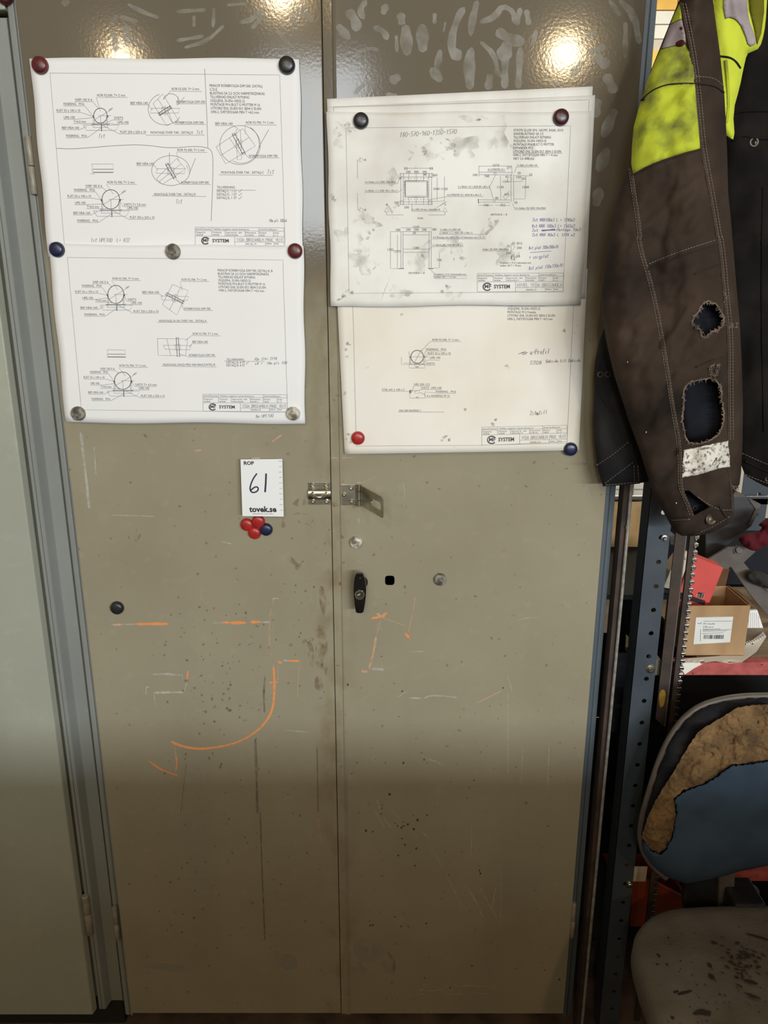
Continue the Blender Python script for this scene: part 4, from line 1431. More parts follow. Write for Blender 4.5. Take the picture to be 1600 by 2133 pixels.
def magnet(u, v, colour, label, Yf=YD, filings=None, scale=1.0):
    if colour not in _proto:
        me = MB().lathe(mprof, n=28)
        ob = me.build('cap', MAGM[colour], None, smooth=True)
        rg = MB().lathe([(.0100, -.0004), (.0119, -.0004), (.0121, .0012), (.0118, .0024)], n=28).build('rim', MAGM[colour], None, smooth=True)
        _proto[colour] = (ob.data, rg.data)
        bpy.data.objects.remove(ob)
        bpy.data.objects.remove(rg)
    t = thing('magnet', label, 'magnet', 'round button magnets on the cabinets')
    t['placed'] = 1
    q = P(u, v, Yf(u, v))
    t.location = q + Vector((0, -.0006, 0))
    t.rotation_euler = (0, R.uniform(0, 6.2), 0)
    t.scale = (scale,) * 3
    for nm, me in zip(('cap', 'rim'), _proto[colour]):
        o = bpy.data.objects.new(nm, me)
        COL.objects.link(o)
        o.parent = t
    if filings:
        fb = MB()
        for k in range(filings):
            a = R.uniform(0, 2 * math.pi) if filings > 60 else R.gauss(2.4, .7)
            rad = R.uniform(.3, 1.0) if filings > 60 else R.uniform(.7, 1.0)
            h = .0086 * (1 - .45 * rad ** 3)
            p0 = Vector((math.cos(a) * .0114 * rad, -h, math.sin(a) * .0114 * rad))
            d = Vector((math.cos(a) * (.3 + rad) + R.gauss(0, .7), -R.uniform(.1, .9), math.sin(a) * (.3 + rad) + R.gauss(0, .7))).normalized()
            fb.tube([p0, p0 + d * R.uniform(.0010, .0026)], [.00022, .0001], 3)
        fb = fb.build('filings', M_FILE, t)
        fb['kind'] = 'stuff'
        fb.rotation_euler = (0, -t.rotation_euler.y, 0)
    return t


magnet(85, 137, 'dark red', 'dark red magnet holding the top left corner of the upper left drawing', yA, 40, 1.05)
magnet(598, 137, 'black', 'black magnet holding the top right corner of the upper left drawing', yA, None, 1.08)
magnet(120, 520, 'navy', 'dark navy magnet with bristling filings at the left top of the lower left drawing', yA2, 36, 1.02)
magnet(361, 524, 'grey', 'grey filing-covered magnet midway along the top of the lower left drawing', yA2, 160, 1.02)
magnet(615, 523, 'dark red', 'dark red magnet at the right top of the lower left drawing', yA2, None, 1.02)
magnet(164, 861, 'grey', 'grey filing-covered magnet at the bottom left of the lower left drawing', yA2, 150, 1.03)
magnet(611, 861, 'white', 'half-whitish dirty magnet at the bottom right of the lower left drawing', yA2, 80, 1.0)
magnet(752, 252, 'black', 'black magnet at the left top of the soiled frame drawing', yDd, None, 1.02)
magnet(1168, 245, 'maroon', 'dark maroon magnet at the right top of the soiled frame drawing', yDd, None, 1.04)
magnet(746, 912, 'red', 'bright red magnet at the bottom left of the pipe-clamp drawing', yE, None, .98)
magnet(1188, 935, 'navy', 'navy magnet at the bottom right corner of the pipe-clamp drawing', yE, None, 1.0)
magnet(515, 1092, 'red', 'red magnet at the left of the clump below the lot card', YD, None, .98)
magnet(539, 1085, 'red', 'red magnet half behind the lowest edge of the lot card', YD, None, .98)
magnet(531, 1109, 'red', 'red magnet lowest in the clump below the lot card', YD, None, .98)
magnet(555, 1102, 'navy', 'navy magnet at the right of the clump below the lot card', YD, None, .98)
magnet(742, 1129, 'white', 'whitish magnet with a dirty lower half above the lock handle', YD, 30, .98)
magnet(917, 1206, 'grey', 'grey filing-covered magnet alone right of the black hole', YD, 150, .98)
magnet(245, 1265, 'black', 'dull black magnet alone low on the left door', YD, 60, 1.05)
magnet(12, -6, 'maroon', 'dark magnet cut by the top left corner of the picture', lambda u, v: .010, None, 1.0)

# ------------------------------------------------------------------ chalk, scratches, wipe marks, drips on the doors
M_ORANGE = film('orange_chalk', (.80, .30, .09), .8, .18, .42, 120, .95)
M_PALEOR = film('pale_orange_chalk', (.68, .42, .24), .8, .25, .55, 120, .8)
M_WHITEC = film('white_scratch', (.62, .60, .52), .8, .25, .6, 110, .7)
M_WIPE = film('wiped_dust', (.37, .345, .285), .55, .25, .62, 38, .62)
M_DRIP = film('oily_drip', (.15, .13, .085), .4, .2, .6, 60, .42)
M_RUST = film('brown_stain', (.20, .12, .045), .7, .46, .68, 70, .5, (1, 1, .5))
M_SPOT = film('dark_spot', (.06, .05, .035), .5, .1, .5, 90, .7)
_n = [0]


def mark(name, pts, w, m, T=None, round_ends=True, smooth=1):
    _n[0] += 1
    pts = [T(*q) for q in pts] if T else list(pts)
    par = dl if pts[0][0] < 694 else dr
    if len(pts) > 2 and smooth:
        pts = smooth_loop(pts, smooth, False)
    mb = MB()
    L = sum(math.hypot(b[0] - a[0], b[1] - a[1]) for a, b in zip(pts, pts[1:]))
    wf = (lambda t: w * (1 - abs(2 * t - 1) ** (2 + L / max(w, 1))) ** .5 * (1 + .16 * S(t * 9 + _n[0])) + .02) if round_ends else w
    ribbon(mb, pts, wf, YD, .00012 + _n[0] * 2e-6, max(1.0, min(4, L / 12)))
    return mb.build(name, m, par)


K1 = lambda x, y: (160 + x / 2.857, 1240 + y / 2.857)
K2 = lambda x, y: (640 + x / 2.424, 880 + y / 2.424)
K3 = lambda x, y: (640 + x / 2.424, 1400 + y / 2.424)
W7 = lambda x, y: (600 + x / 1.951, y / 1.951)
W5 = lambda x, y: (x / 3.81, y / 3.81)
for pts, w in (([(224, 176), (262, 174)], 4.5), ([(350, 171), (450, 170), (548, 170)], 5.5), ([(862, 162), (912, 162)], 4.5), ([(912, 164), (1008, 163)], 6), ([(1032, 159), (1092, 158)], 5.5),
               ([(1170, 415), (1176, 500), (1175, 600), (1165, 680), (1130, 750), (1070, 810), (990, 860), (910, 890), (820, 906), (740, 915), (670, 908), (610, 893), (556, 868)], 4.2),
               ([(1145, 521), (1200, 515)], 3), ([(1194, 392), (1212, 402), (1222, 396)], 4), ([(1256, 390), (1328, 391)], 4), ([(662, 448), (656, 500)], 3.4), ([(428, 982), (480, 1025), (540, 1053), (607, 1074)], 3.2),
               ([(588, 950), (597, 995), (588, 1048)], 2.6), ([(500, 579), (550, 579)], 2.6), ([(572, 577), (600, 577)], 2.6)):
    mark('chalk_mark', pts, w, M_ORANGE, K1)
for pts, w in (([(1178, 14), (1152, 95), (1146, 200), (1145, 290), (1160, 370)], 1.2), ([(1326, 396), (1318, 500), (1312, 612)], 1.3), ([(1196, 402), (1197, 510)], 1.1), ([(580, 880), (590, 950)], 1.4)):
    mark('chalk_mark', pts, w, M_PALEOR, K1)
for pts, w in (([(205, 176), (350, 172)], 2.5), ([(805, 164), (870, 162)], 3), ([(1092, 160), (1148, 160)], 3), ([(450, 470), (540, 468), (622, 476)], 4), ([(626, 470), (630, 500)], 3), ([(455, 580), (540, 578), (638, 577)], 4), ([(638, 575), (655, 520)], 2), ([(412, 590), (413, 546), (436, 545)], 2.4), ([(458, 584), (470, 655)], 2), ([(1235, 802), (1380, 815)], 1.6), ([(1168, 30), (1170, 18), (1205, 20)], 2.4), ([(1228, 388), (1258, 389)], 3)):
    mark('scratch', pts, w, M_WHITEC, K1, smooth=0)
for pts, w in (([(316, 990), (370, 982), (405, 960)], 4.2), ([(350, 965), (392, 985)], 5), ([(348, 1075), (337, 1150), (312, 1246)], 4.6), ([(272, 1254), (308, 1262)], 5.5), ([(492, 1062), (506, 1076), (520, 1100)], 4.2), ([(850, 1420), (920, 1386), (987, 1352)], 1.7), ([(118, 179), (242, 178)], 1.8)):
    mark('chalk_mark', pts, w, M_PALEOR if w < 2 or w > 4.4 else M_ORANGE, K2)
for pts, w in (([(545, 876), (540, 930), (510, 1062)], 1.3), ([(374, 985), (348, 1078)], 1.0), ([(385, 988), (500, 1027)], 1.0)):
    mark('chalk_mark', pts, w, M_PALEOR, K2)
for pts, w in (([(514, 1390), (582, 1393)], 3.2), ([(588, 1394), (620, 1378), (700, 1381), (762, 1390)], 2.6), ([(322, 1245), (388, 1248)], 5), ([(456, 1388), (515, 1350)], 1), ([(515, 1158), (600, 1156)], 1.2), ([(1010, 1278), (1025, 1320), (1036, 1370)], 1.1), ([(1060, 1000), (1110, 985), (1180, 985)], 1.1), ([(258, 480), (262, 510)], 1.6), ([(486, 300), (494, 380)], 1.2)):
    mark('scratch', pts, w, M_WHITEC, K2)
for pts, w in (([(350, 640), (385, 740), (430, 790)], 1.4), ([(342, 700), (390, 785)], 1.1), ([(420, 680), (470, 750)], 1.1), ([(575, 805), (620, 840)], 1.6), ([(610, 440), (650, 450), (695, 475)], 1.6), ([(800, 1075), (850, 1150), (890, 1245)], 1.8), ([(870, 1085), (960, 1245)], 1.2), ([(952, 1080), (935, 1190)], 1.4), ([(620, 880), (680, 980)], 1.0), ([(830, 770), (828, 940)], 1.0), ([(1015, 100), (1012, 520)], .9), ([(1090, 380), (1080, 580)], .9), ([(1222, 350), (1215, 600)], .9), ([(980, 980), (975, 1300)], .9), ([(700, 1020), (790, 1200)], 1.0)):
    mark('scratch', pts, w, M_WHITEC, K3)
for k in range(12):
    x, y = R.uniform(480, 860), R.uniform(1578, 1632)
    mark('scratch', [(x, y), (x + R.uniform(20, 60), y + R.uniform(-14, 14)), (x + R.uniform(60, 100), y + R.uniform(-16, 16))], 1.1, M_PALEOR, K3)
mark('chalk_mark', [(566, 921), (578, 912), (590, 904)], 3, M_PALEOR)
mark('chalk_mark', [(405, 939), (420, 937)], 3, M_PALEOR)
mark('chalk_mark', [(660, 1655), (663, 1700), (668, 1748)], 1.2, M_PALEOR)
mark('scratch', [(232, 1073), (280, 1074), (326, 1076)], 1.4, M_WHITEC)
mark('scratch', [(462, 1128), (482, 1133)], 2.2, M_WHITEC)
mark('scratch', [(168, 900), (180, 1000), (186, 1060)], 5, M_WHITEC)
mark('scratch', [(196, 930), (200, 990)], 2, M_WHITEC)
# wiped dust, upper part of the doors
for pts, w in (([(20, 0), (30, 40), (80, 75)], 30), ([(60, 40), (100, 90)], 26), ([(400, 15), (385, 60)], 28), ([(458, 50), (463, 103)], 32), ([(597, 52), (595, 98)], 16), ([(345, 108), (392, 128), (404, 164)], 24), ([(440, 142), (443, 214)], 14), ([(478, 100), (484, 228)], 46), ([(545, 96), (548, 214)], 46), ([(268, 218), (330, 195), (372, 205)], 16), ([(268, 384), (300, 347), (352, 334)], 16),
               ([(640, 88), (632, 132)], 8), ([(718, 28), (690, 70), (662, 160), (672, 244)], 30), ([(770, 0), (747, 90), (742, 150)], 28), ([(748, 190), (735, 250), (740, 366)], 44), ([(778, 92), (840, 70), (872, 22), (918, 48), (922, 100)], 24), ([(945, 30), (930, 104)], 20), ([(968, 38), (980, 104)], 22), ([(846, 122), (900, 160), (964, 172)], 44), ([(895, 170), (868, 250)], 56), ([(780, 168), (838, 220), (852, 290)], 20), ([(838, 282), (872, 312)], 20), ([(945, 190), (935, 362)], 26), ([(884, 220), (880, 362)], 28), ([(822, 300), (812, 366)], 30),
               ([(1372, 88), (1370, 238)], 20), ([(1304, 0), (1352, 66)], 20), ([(1345, 0), (1408, 60), (1428, 180)], 28), ([(1180, 182), (1246, 128)], 14), ([(1218, 212), (1292, 190)], 22), ([(1246, 226), (1304, 272)], 44), ([(1204, 250), (1148, 304)], 28), ([(664, 196), (700, 244)], 44), ([(580, 276), (624, 332)], 38), ([(414, 334), (456, 308)], 36), ([(398, 384), (446, 390)], 18), ([(240, 40), (280, 90), (274, 130)], 40), ([(320, 0), (290, 40), (310, 80)], 26), ([(200, 100), (250, 160)], 34), ([(620, 200), (600, 300)], 26), ([(1010, 120), (990, 190)], 18), ([(1080, 330), (1120, 345)], 26), ([(1290, 300), (1330, 380)], 40), ([(1260, 400), (1240, 480)], 44), ([(1330, 440), (1280, 560)], 40), ([(1300, 600), (1260, 700)], 46), ([(1268, 760), (1250, 840)], 40)):
    mark('wipe_mark', pts, w / 1.951, M_WIPE, W7)
for pts, w in (([(945, 132), (1094, 172)], 34), ([(878, 196), (932, 122)], 30), ([(985, 200), (1050, 330), (1160, 372)], 40), ([(900, 250), (922, 416)], 46), ([(978, 270), (1055, 396)], 54), ([(1010, 30), (1140, 100), (1264, 142)], 32), ([(1395, 92), (1640, 78)], 30), ([(1540, 122), (1540, 214)], 24), ([(1400, 324), (1620, 286)], 28), ([(1700, 60), (1690, 220)], 26), ([(1780, 200), (1640, 330), (1460, 380)], 30), ([(1900, 180), (2020, 150), (2060, 70)], 40), ([(2100, 30), (2080, 130), (2000, 230)], 36), ([(1800, 40), (1960, 30)], 22), ([(500, 0), (540, 40)], 60), ([(2330, 60), (2310, 130), (2360, 190)], 46), ([(2420, 40), (2390, 110)], 30), ([(2200, 240), (2300, 360)], 34)):
    mark('wipe_mark', pts, w / 3.81, M_WIPE, W5)
# oily runs and brown grime
for pts, w in (([(1120, 480), (1112, 600), (1118, 700)], 4), ([(1062, 850), (1068, 1000), (1075, 1300)], 5), ([(1430, 900), (1436, 1300)], 2.4)):
    mark('drip_mark', pts, w, M_DRIP, K1)
for pts, w in (([(542, 1690), (546, 1820), (552, 1960)], 3), ([(388, 1590), (376, 1700)], 1.2)):
    mark('drip_mark', pts, w, M_DRIP)
for pts, w in (([(666, 1300), (672, 1360), (664, 1440)], 26), ([(640, 1330), (650, 1400)], 18), ([(610, 1050), (645, 1040), (690, 1020)], 16), ([(594, 1060), (590, 1100)], 8), ([(690, 1050), (724, 1046), (744, 1056)], 14), ([(655, 1330), (600, 1345)], 8), ([(668, 1220), (680, 1290)], 14), ([(620, 1085), (660, 1105)], 8), ([(600, 1160), (622, 1180)], 9), ([(614, 1186), (632, 1172)], 8)):
    mark('grime', pts, w, M_RUST)
for pts, w in (([(655, 1080), (640, 1100)], 1.6), ([(600, 1075), (620, 1068), (640, 1072)], 1.8), ([(272, 1095), (290, 1110), (282, 1130)], 9), ([(805, 1975), (822, 2010), (815, 2040)], 8)):
    mark('grime', pts, w, M_RUST)
M_SCUFF = film('rubbed_scuff', (.40, .37, .30), .6, .35, .62, 22, .6)
for pts, w in (([(740, 1960), (770, 1990), (800, 1975)], 40), ([(735, 2010), (760, 2030)], 26), ([(800, 2000), (815, 2025)], 24), ([(560, 1990), (620, 2010)], 30), ([(300, 2010), (400, 2020)], 14)):
    mark('scuff', pts, w, M_SCUFF)
mark('rust_spot', [(709, 1212), (710, 1220)], 7, mat('rust_spot', (.20, .09, .02), .8))
for side, name in ((dl, 0), (dr, 1)):
    sp = MB()
    spots = []
    if name == 0:
        for k in range(95):
            spots.append((R.gauss(445, 62), R.gauss(1430, 95), R.uniform(.9, 3.2)))
        for k in range(40):
            spots.append((R.uniform(330, 670), R.uniform(1550, 1960), R.uniform(.8, 2.6)))
        for k in range(24):
            spots.append((R.uniform(590, 684), R.uniform(1100, 1460), R.uniform(.8, 2.6)))
    else:
        for k in range(36):
            spots.append((R.uniform(720, 1180), R.uniform(1420, 2060), R.uniform(.8, 2.4)))
        for k in range(14):
            spots.append((R.gauss(830, 30), R.gauss(1720, 30), R.uniform(1, 3)))
    for k, (u, v, r) in enumerate(spots):
        lim = 686 if name == 0 else 1185
        if not (300 if name == 0 else 716) < u < lim or v > 2090:
            continue
        n = 8
        ph = R.uniform(0, 6)
        blob(sp, [(u + r * (1 + R.uniform(-.25, .25)) * math.cos(ph + a * 6.283 / n), v + r * (1.1 + R.uniform(-.25, .25)) * math.sin(ph + a * 6.283 / n)) for a in range(n)], YD, .00006 + k * 1e-7)
    sp.build('oil_spots', M_SPOT if name else M_DRIP, side)['kind'] = 'stuff'

# ------------------------------------------------------------------ hanging work clothes
def cloth(name, c, c2, scale, lo, hi, weave=900, bump=.35, rough=.9):
    return mat(name, c, rough, c2=c2, scale=scale, detail=8, lo=lo, hi=hi, bump=bump, bscale=weave, spec=.15)


M_BROWN = cloth('worn_brown_canvas', (.012, .009, .007), (.078, .050, .034), 6.5, .33, .80)
M_BROWN2 = cloth('brown_canvas_edge', (.05, .036, .027), (.08, .058, .044), 40, .4, .7)
M_HIVIS = cloth('soiled_hi_vis_yellow', (.44, .49, .035), (.075, .075, .035), 22, .44, .70, bump=.2)
M_HIVIS2 = cloth('hi_vis_yellow', (.56, .62, .05), (.34, .38, .05), 10, .46, .74, bump=.2)
M_REFL = cloth('dirty_reflective_tape', (.40, .35, .35), (.20, .15, .16), 14, .4, .7, 500, .1, .5)
M_REFL2 = mat('worn_reflective_strip', (.62, .58, .50), .6, c2=(.05, .035, .025), scale=170, lo=.50, hi=.64, detail=5, bump=.3, bscale=300)
M_CHAR = cloth('charcoal_canvas', (.013, .013, .015), (.028, .025, .022), 14, .4, .7)
M_BLACKC = cloth('black_canvas', (.006, .005, .0045), (.018, .014, .011), 10, .45, .75)
M_LINING = cloth('navy_lining', (.008, .009, .013), (.014, .015, .02), 20, .4, .7)
M_FRAY = mat('frayed_canvas', (.24, .17, .12), .9, c2=(.12, .085, .06), scale=90)
M_THREAD = mat('pale_thread', (.26, .20, .15), .8)
M_BLOOD = cloth('dark_red_stain', (.06, .012, .010), (.10, .03, .03), 60, .4, .7)
GROM = lambda r: [(r, -.001), (r, .0008), (r * .9, .0013), (r * .72, .0013), (r * .62, .0008), (r * .56, -.0016), (.0002, -.0018)]
M_BRASS = mat('dull_brass', (.12, .095, .065), .45, .6, c2=(.08, .06, .045), scale=200)

Q1 = lambda x, y: (1220 + x / 4.103, y / 4.103)
Q2 = lambda x, y: (1220 + x / 3.332, 480 + y / 3.332)
q1 = lambda L: [Q1(*p) for p in L]
q2 = lambda L: [Q2(*p) for p in L]
nz3 = lambda a, b, k: noise.noise(Vector((a, b, k)))


def fringe(mb, puff, loop, n, lo, hi, seed, inward=.5):
    rr = random.Random(seed)
    c = (sum(p[0] for p in loop) / len(loop), sum(p[1] for p in loop) / len(loop))
    pts = dense(loop, 2)
    for k in range(n):
        u, v = rr.choice(pts)
        d = Vector((c[0] - u, c[1] - v)).normalized()
        a = rr.gauss(0, .9)
        d = Vector((d.x * math.cos(a) - d.y * math.sin(a), d.x * math.sin(a) + d.y * math.cos(a))) * (1 if rr.random() < inward else -.6)
        l = rr.uniform(lo, hi)
        p0 = puff.point(u, v, .0006)
        p1 = puff.point(u + d.x * l * .5 + rr.uniform(-1, 1), v + d.y * l * .5, .0012 + rr.uniform(0, .002))
        p2 = puff.point(u + d.x * l, v + d.y * l + rr.uniform(0, 2), .0008 + rr.uniform(0, .003))
        mb.tube([p0, p1, p2], [.0006, .0005, .0003], 4)


def ragged(loop, amp, seed, step=3, closed=True):
    rr = random.Random(seed)
    return [(u + rr.gauss(0, amp), v + rr.gauss(0, amp)) for u, v in dense(loop, step, closed)]


# --- torn brown sleeve
SL = [(1415, 0), (1395, 49), (1376, 97), (1356, 146), (1342, 190), (1330, 227), (1320, 263), (1315, 317), (1311, 351), (1293, 390), (1278, 451), (1269, 512), (1262, 555), (1253, 609), (1254, 654), (1265, 720), (1280, 783), (1310, 876), (1334, 942), (1361, 1029), (1389, 1078), (1404, 1106), (1420, 1116), (1452, 1117), (1482, 1110), (1507, 1098), (1524, 1088), (1530, 1064), (1528, 1030), (1541, 1008), (1544, 984), (1547, 920), (1548, 840), (1545, 750), (1541, 672), (1532, 570), (1525, 480), (1517, 400), (1515, 317), (1512, 250), (1509, 195), (1500, 110), (1488, 24), (1480, -60), (1468, -170), (1440, -190), (1425, -100)]
wr_sl = lambda u, v: .020 * nz3(u / 70, v / 150, 1.3) + .010 * nz3(u / 30 + v / 60, v / 44, 4.1) + .004 * nz3(u / 13 + v / 30, v / 20, 2.1)
sleeve = Puff(SL, -.125, .042, .030, 95, wr_sl, .55)
jk = thing('work_jacket', 'worn brown work jacket with torn sleeve and soiled yellow shoulder panel hanging by the cabinet', 'jacket')
H1 = ragged(q2([(800, 520), (850, 490), (900, 510), (935, 550), (960, 610), (955, 660), (920, 690), (860, 710), (840, 745), (815, 740), (790, 690), (745, 650), (745, 600), (780, 570)]), .9, 1)
H2 = ragged(q2([(680, 1100), (720, 1060), (790, 1035), (860, 1030), (910, 1040), (940, 1080), (945, 1180), (960, 1270), (950, 1350), (920, 1420), (850, 1465), (780, 1480), (720, 1475), (695, 1440), (680, 1380), (670, 1300), (680, 1200)]), .9, 2)
H3 = q2([(672, 1806), (720, 1806), (770, 1850), (862, 1918), (800, 1950), (745, 1984), (715, 1930), (695, 1870)])
sleeve.body('sleeve', M_BROWN, jk, 7, [H1, H2, H3])
lin = Puff(smooth_loop(q2([(640, 420), (980, 420), (1010, 900), (1000, 1500), (700, 1540), (600, 1100)]), 1), -.118, .018, .012, 30, lambda u, v: .006 * nz3(u / 18, v / 50, 9), .6)
lin.body('lining', M_LINING, jk, 9)
lin3 = Puff(smooth_loop(q2([(650, 1760), (900, 1880), (800, 2000), (690, 1980)]), 1), -.122, .006, .006, 12, None, .6)
lin3.body('cuff_lining', M_LINING, jk, 9)
sleeve.patch('hi_vis_panel', q1([(640, 425), (740, 398), (850, 378), (900, 460), (928, 600), (934, 716), (948, 900), (966, 1100), (980, 1268), (840, 1305), (700, 1350), (580, 1395), (500, 1432), (404, 1490), (390, 1395), (396, 1250), (412, 1080), (452, 930), (490, 812), (540, 655), (592, 530)]), M_HIVIS, jk, .0022)
sleeve.patch('hi_vis_panel', q1([(798, 40), (812, 40), (822, 160), (780, 178), (724, 208), (750, 140)]), M_HIVIS, jk, .0022, 5)
sleeve.patch('reflective_band', q1([(722, 214), (780, 182), (822, 166), (840, 240), (852, 300), (856, 365), (740, 394), (644, 418), (668, 360), (696, 280)]), M_REFL, jk, .0024, 6)
sleeve.patch('stain', smooth_loop(q1([(770, 360), (820, 335), (850, 350), (845, 385), (800, 402), (770, 390)]), 2), M_BLOOD, jk, .0032, 4)
sleeve.patch('stain', smooth_loop(q1([(800, 232), (826, 226), (832, 250), (810, 258)]), 2), M_BLOOD, jk, .0032, 4)
sleeve.patch('reflective_strip', ragged(q2([(682, 1528), (840, 1490), (988, 1460), (1000, 1560), (1002, 1640), (930, 1650), (840, 1680), (668, 1716)]), .5, 5, 6), M_REFL2, jk, .0022, 7)
sA = q1([(384, 1440), (405, 1600), (435, 1800), (470, 2050)]) + q2([(362, 30), (392, 170), (440, 320), (488, 520), (530, 750), (570, 1000), (608, 1250), (645, 1450), (655, 1600), (656, 1740), (664, 1800), (700, 1880), (742, 1985)])
sB = q1([(815, 30), (850, 200), (900, 450), (934, 700), (962, 1000), (985, 1250), (1030, 1500), (1085, 1800), (1125, 2050)]) + q2([(915, 20), (940, 200), (955, 400), (972, 560), (985, 700), (990, 850), (990, 1100), (992, 1460)])
sB2 = q2([(990, 1650), (1010, 1800), (1022, 1950)])
for s_ in (sA, sB, sB2):
    sleeve.seam('seam', s_, M_BROWN2, jk, .0016, .0006)
for s_ in (q1([(392, 1500), (500, 1440), (700, 1360), (980, 1275)]), q2([(430, 268), (600, 200), (750, 145), (925, 92)]), q1([(472, 860), (560, 775), (680, 725), (800, 712), (930, 714), (1060, 720), (1130, 745), (1186, 790)]), q2([(760, 300), (850, 265), (930, 235)]), q2([(572, 2006), (650, 2000), (740, 1990), (830, 1940), (925, 1905)]), q2([(925, 1905), (950, 1955), (985, 2002)]), q2([(985, 2002), (900, 2060), (800, 2100), (720, 2118)]), q2([(770, 950), (870, 905), (985, 875)])):
    sleeve.seam('seam', s_, M_BROWN, jk, .0010, .0026)
st = MB()
sh = lambda L, d: [(u + d, v) for u, v in L]
for L_, d in ((sA, 3.6), (sA, -3.6), (sB, 4), (sB, 10)):
    sleeve.stitch(st, sh(L_, d), .00042)
for L_ in (q1([(940, 652), (1060, 660), (1120, 680), (1184, 740)]), q1([(1000, 716), (1100, 730), (1188, 788)]), q2([(440, 232), (640, 150), (915, 62)]), q2([(780, 1850), (850, 1900), (930, 1940), (1015, 1940)]), q2([(1000, 1985), (900, 2050), (800, 2092)]), q2([(600, 2012), (740, 2004)])):
    sleeve.stitch(st, L_, .0004)
st.build('stitching', M_THREAD, jk)['kind'] = 'stuff'
fb = MB()
fringe(fb, sleeve, H1, 190, 3, 9, 3)
fringe(fb, sleeve, H2, 200, 2.5, 7, 4)
fringe(fb, sleeve, q2([(860, 940), (930, 930), (900, 1010), (870, 1000)]), 70, 3, 8, 5)
fringe(fb, sleeve, q2([(985, 655), (1060, 640), (1050, 670), (990, 670)]), 40, 2, 6, 6)
fringe(fb, sleeve, q2([(960, 420), (985, 470), (960, 500)]), 24, 2, 6, 7)
fringe(fb, sleeve, q2([(1020, 1770), (1060, 1790), (1040, 1820)]), 24, 2, 6, 8)
for H_ in (H1, H2):
    fb.tube([sleeve.point(u, v, .0004) for u, v in dense(H_ + H_[:1], 3, False)], .0011, 5, False)
fb.build('frayed_threads', M_FRAY, jk)['kind'] = 'stuff'
for nm, q, r in (('button', Q2(868, 2006), .0095),):
    p = sleeve.point(*q)
    MB().lathe([(r, -.001), (r, .0016), (r * .84, .0026), (r * .7, .0016), (r * .42, .0016), (r * .3, .0024), (.0002, .0024)], p, (.25, -1, .15), 22).build(nm, M_BRASS, jk, True)
p = lin3.point(*Q2(760, 1926))
MB().lathe(GROM(.0045), p, n=16).build('grommet', M_BRASS, jk, True)
for q in (Q2(421, 1400), Q2(630, 1892), Q2(292, 914)):
    sleeve.patch('paint_fleck', [(q[0] + 1.2 * math.cos(a), q[1] + 1.7 * math.sin(a)) for a in np.linspace(0, 5.6, 9)], M_WHITEC if False else M_TILE, jk, .0012, 3, False)

# --- dark hem of the garment behind the sleeve
HM = smooth_loop([(1259, 680), (1247, 717), (1237, 765), (1239, 815), (1235, 880), (1243, 965), (1254, 1010), (1262, 1014), (1331, 1007), (1356, 1002), (1372, 960), (1440, 900), (1440, 560), (1330, 540)], 1)
hem = Puff(HM, -.050, .018, .014, 40, lambda u, v: .010 * nz3(u / 40, v / 90, 7.7), .55)
hj = thing('dark_jacket', 'charcoal jacket hem with grommets showing left behind the torn brown sleeve', 'jacket')
hem.body('hem', M_CHAR, hj, 8)
for s_ in (q2([(70, 1640), (200, 1560), (300, 1475)]), q2([(122, 1768), (220, 1700), (340, 1610)]), q2([(120, 1772), (250, 1765), (375, 1752)]), q2([(72, 1080), (120, 1180), (180, 1270)])):
    hem.seam('seam', s_, M_CHAR, hj, .0014, .0006)
st = MB()
for s_ in (q2([(75, 1630), (200, 1550), (298, 1468)]), q2([(135, 1755), (220, 1690), (335, 1605)]), q2([(335, 1630), (338, 1700), (340, 1750)]), q2([(362, 1630), (366, 1700), (370, 1750)]), q2([(140, 1766), (250, 1758), (370, 1746)])):
    hem.stitch(st, s_, .0004)
st.build('stitching', M_THREAD, hj)['kind'] = 'stuff'
for q in ((155, 1000), (103, 1000)):
    MB().lathe(GROM(.0052), hem.point(*Q2(*q)), n=16).build('grommet', M_BRASS, hj, True)

# --- black jacket at the right edge
BJ = [(1495, -150), (1560, -190), (1700, -200), (1790, -120), (1800, 400), (1770, 1060), (1690, 1045), (1600, 1016), (1570, 1001), (1546, 985), (1530, 900), (1510, 600), (1500, 300)]
bj = Puff(smooth_loop(BJ, 1), -.022, .026, .010, 90, lambda u, v: .022 * nz3(u / 70, v / 130, 3.3) + .008 * nz3(u / 26, v / 60 + u / 50, 5.5), .55)
bk = thing('black_jacket', 'black work jacket hanging at the right edge behind the torn sleeve', 'jacket')
bj.body('body', M_BLACKC, bk, 11)
for s_ in ([(1525, 236), (1560, 230), (1640, 232)], [(1528, 292), (1548, 280), (1572, 288), (1640, 290)], [(1552, 960), (1575, 972), (1640, 1000)], [(1590, 390), (1586, 600), (1592, 900)]):
    bj.seam('seam', s_, M_BLACKC, bk, .0018, .001)
st = MB()
bj.stitch(st, [(1546, 944), (1575, 957), (1640, 985)], .0004)
bj.stitch(st, [(1552, 988), (1580, 1000), (1640, 1020)], .0004)
st.build('stitching', M_THREAD, bk)['kind'] = 'stuff'
MB().lathe(GROM(.0072), bj.point(1571, 296), n=18).build('grommet', M_BRASS, bk, True)
MB().lathe(GROM(.0042), bj.point(1598, 998), n=14).build('grommet', M_BRASS, bk, True)

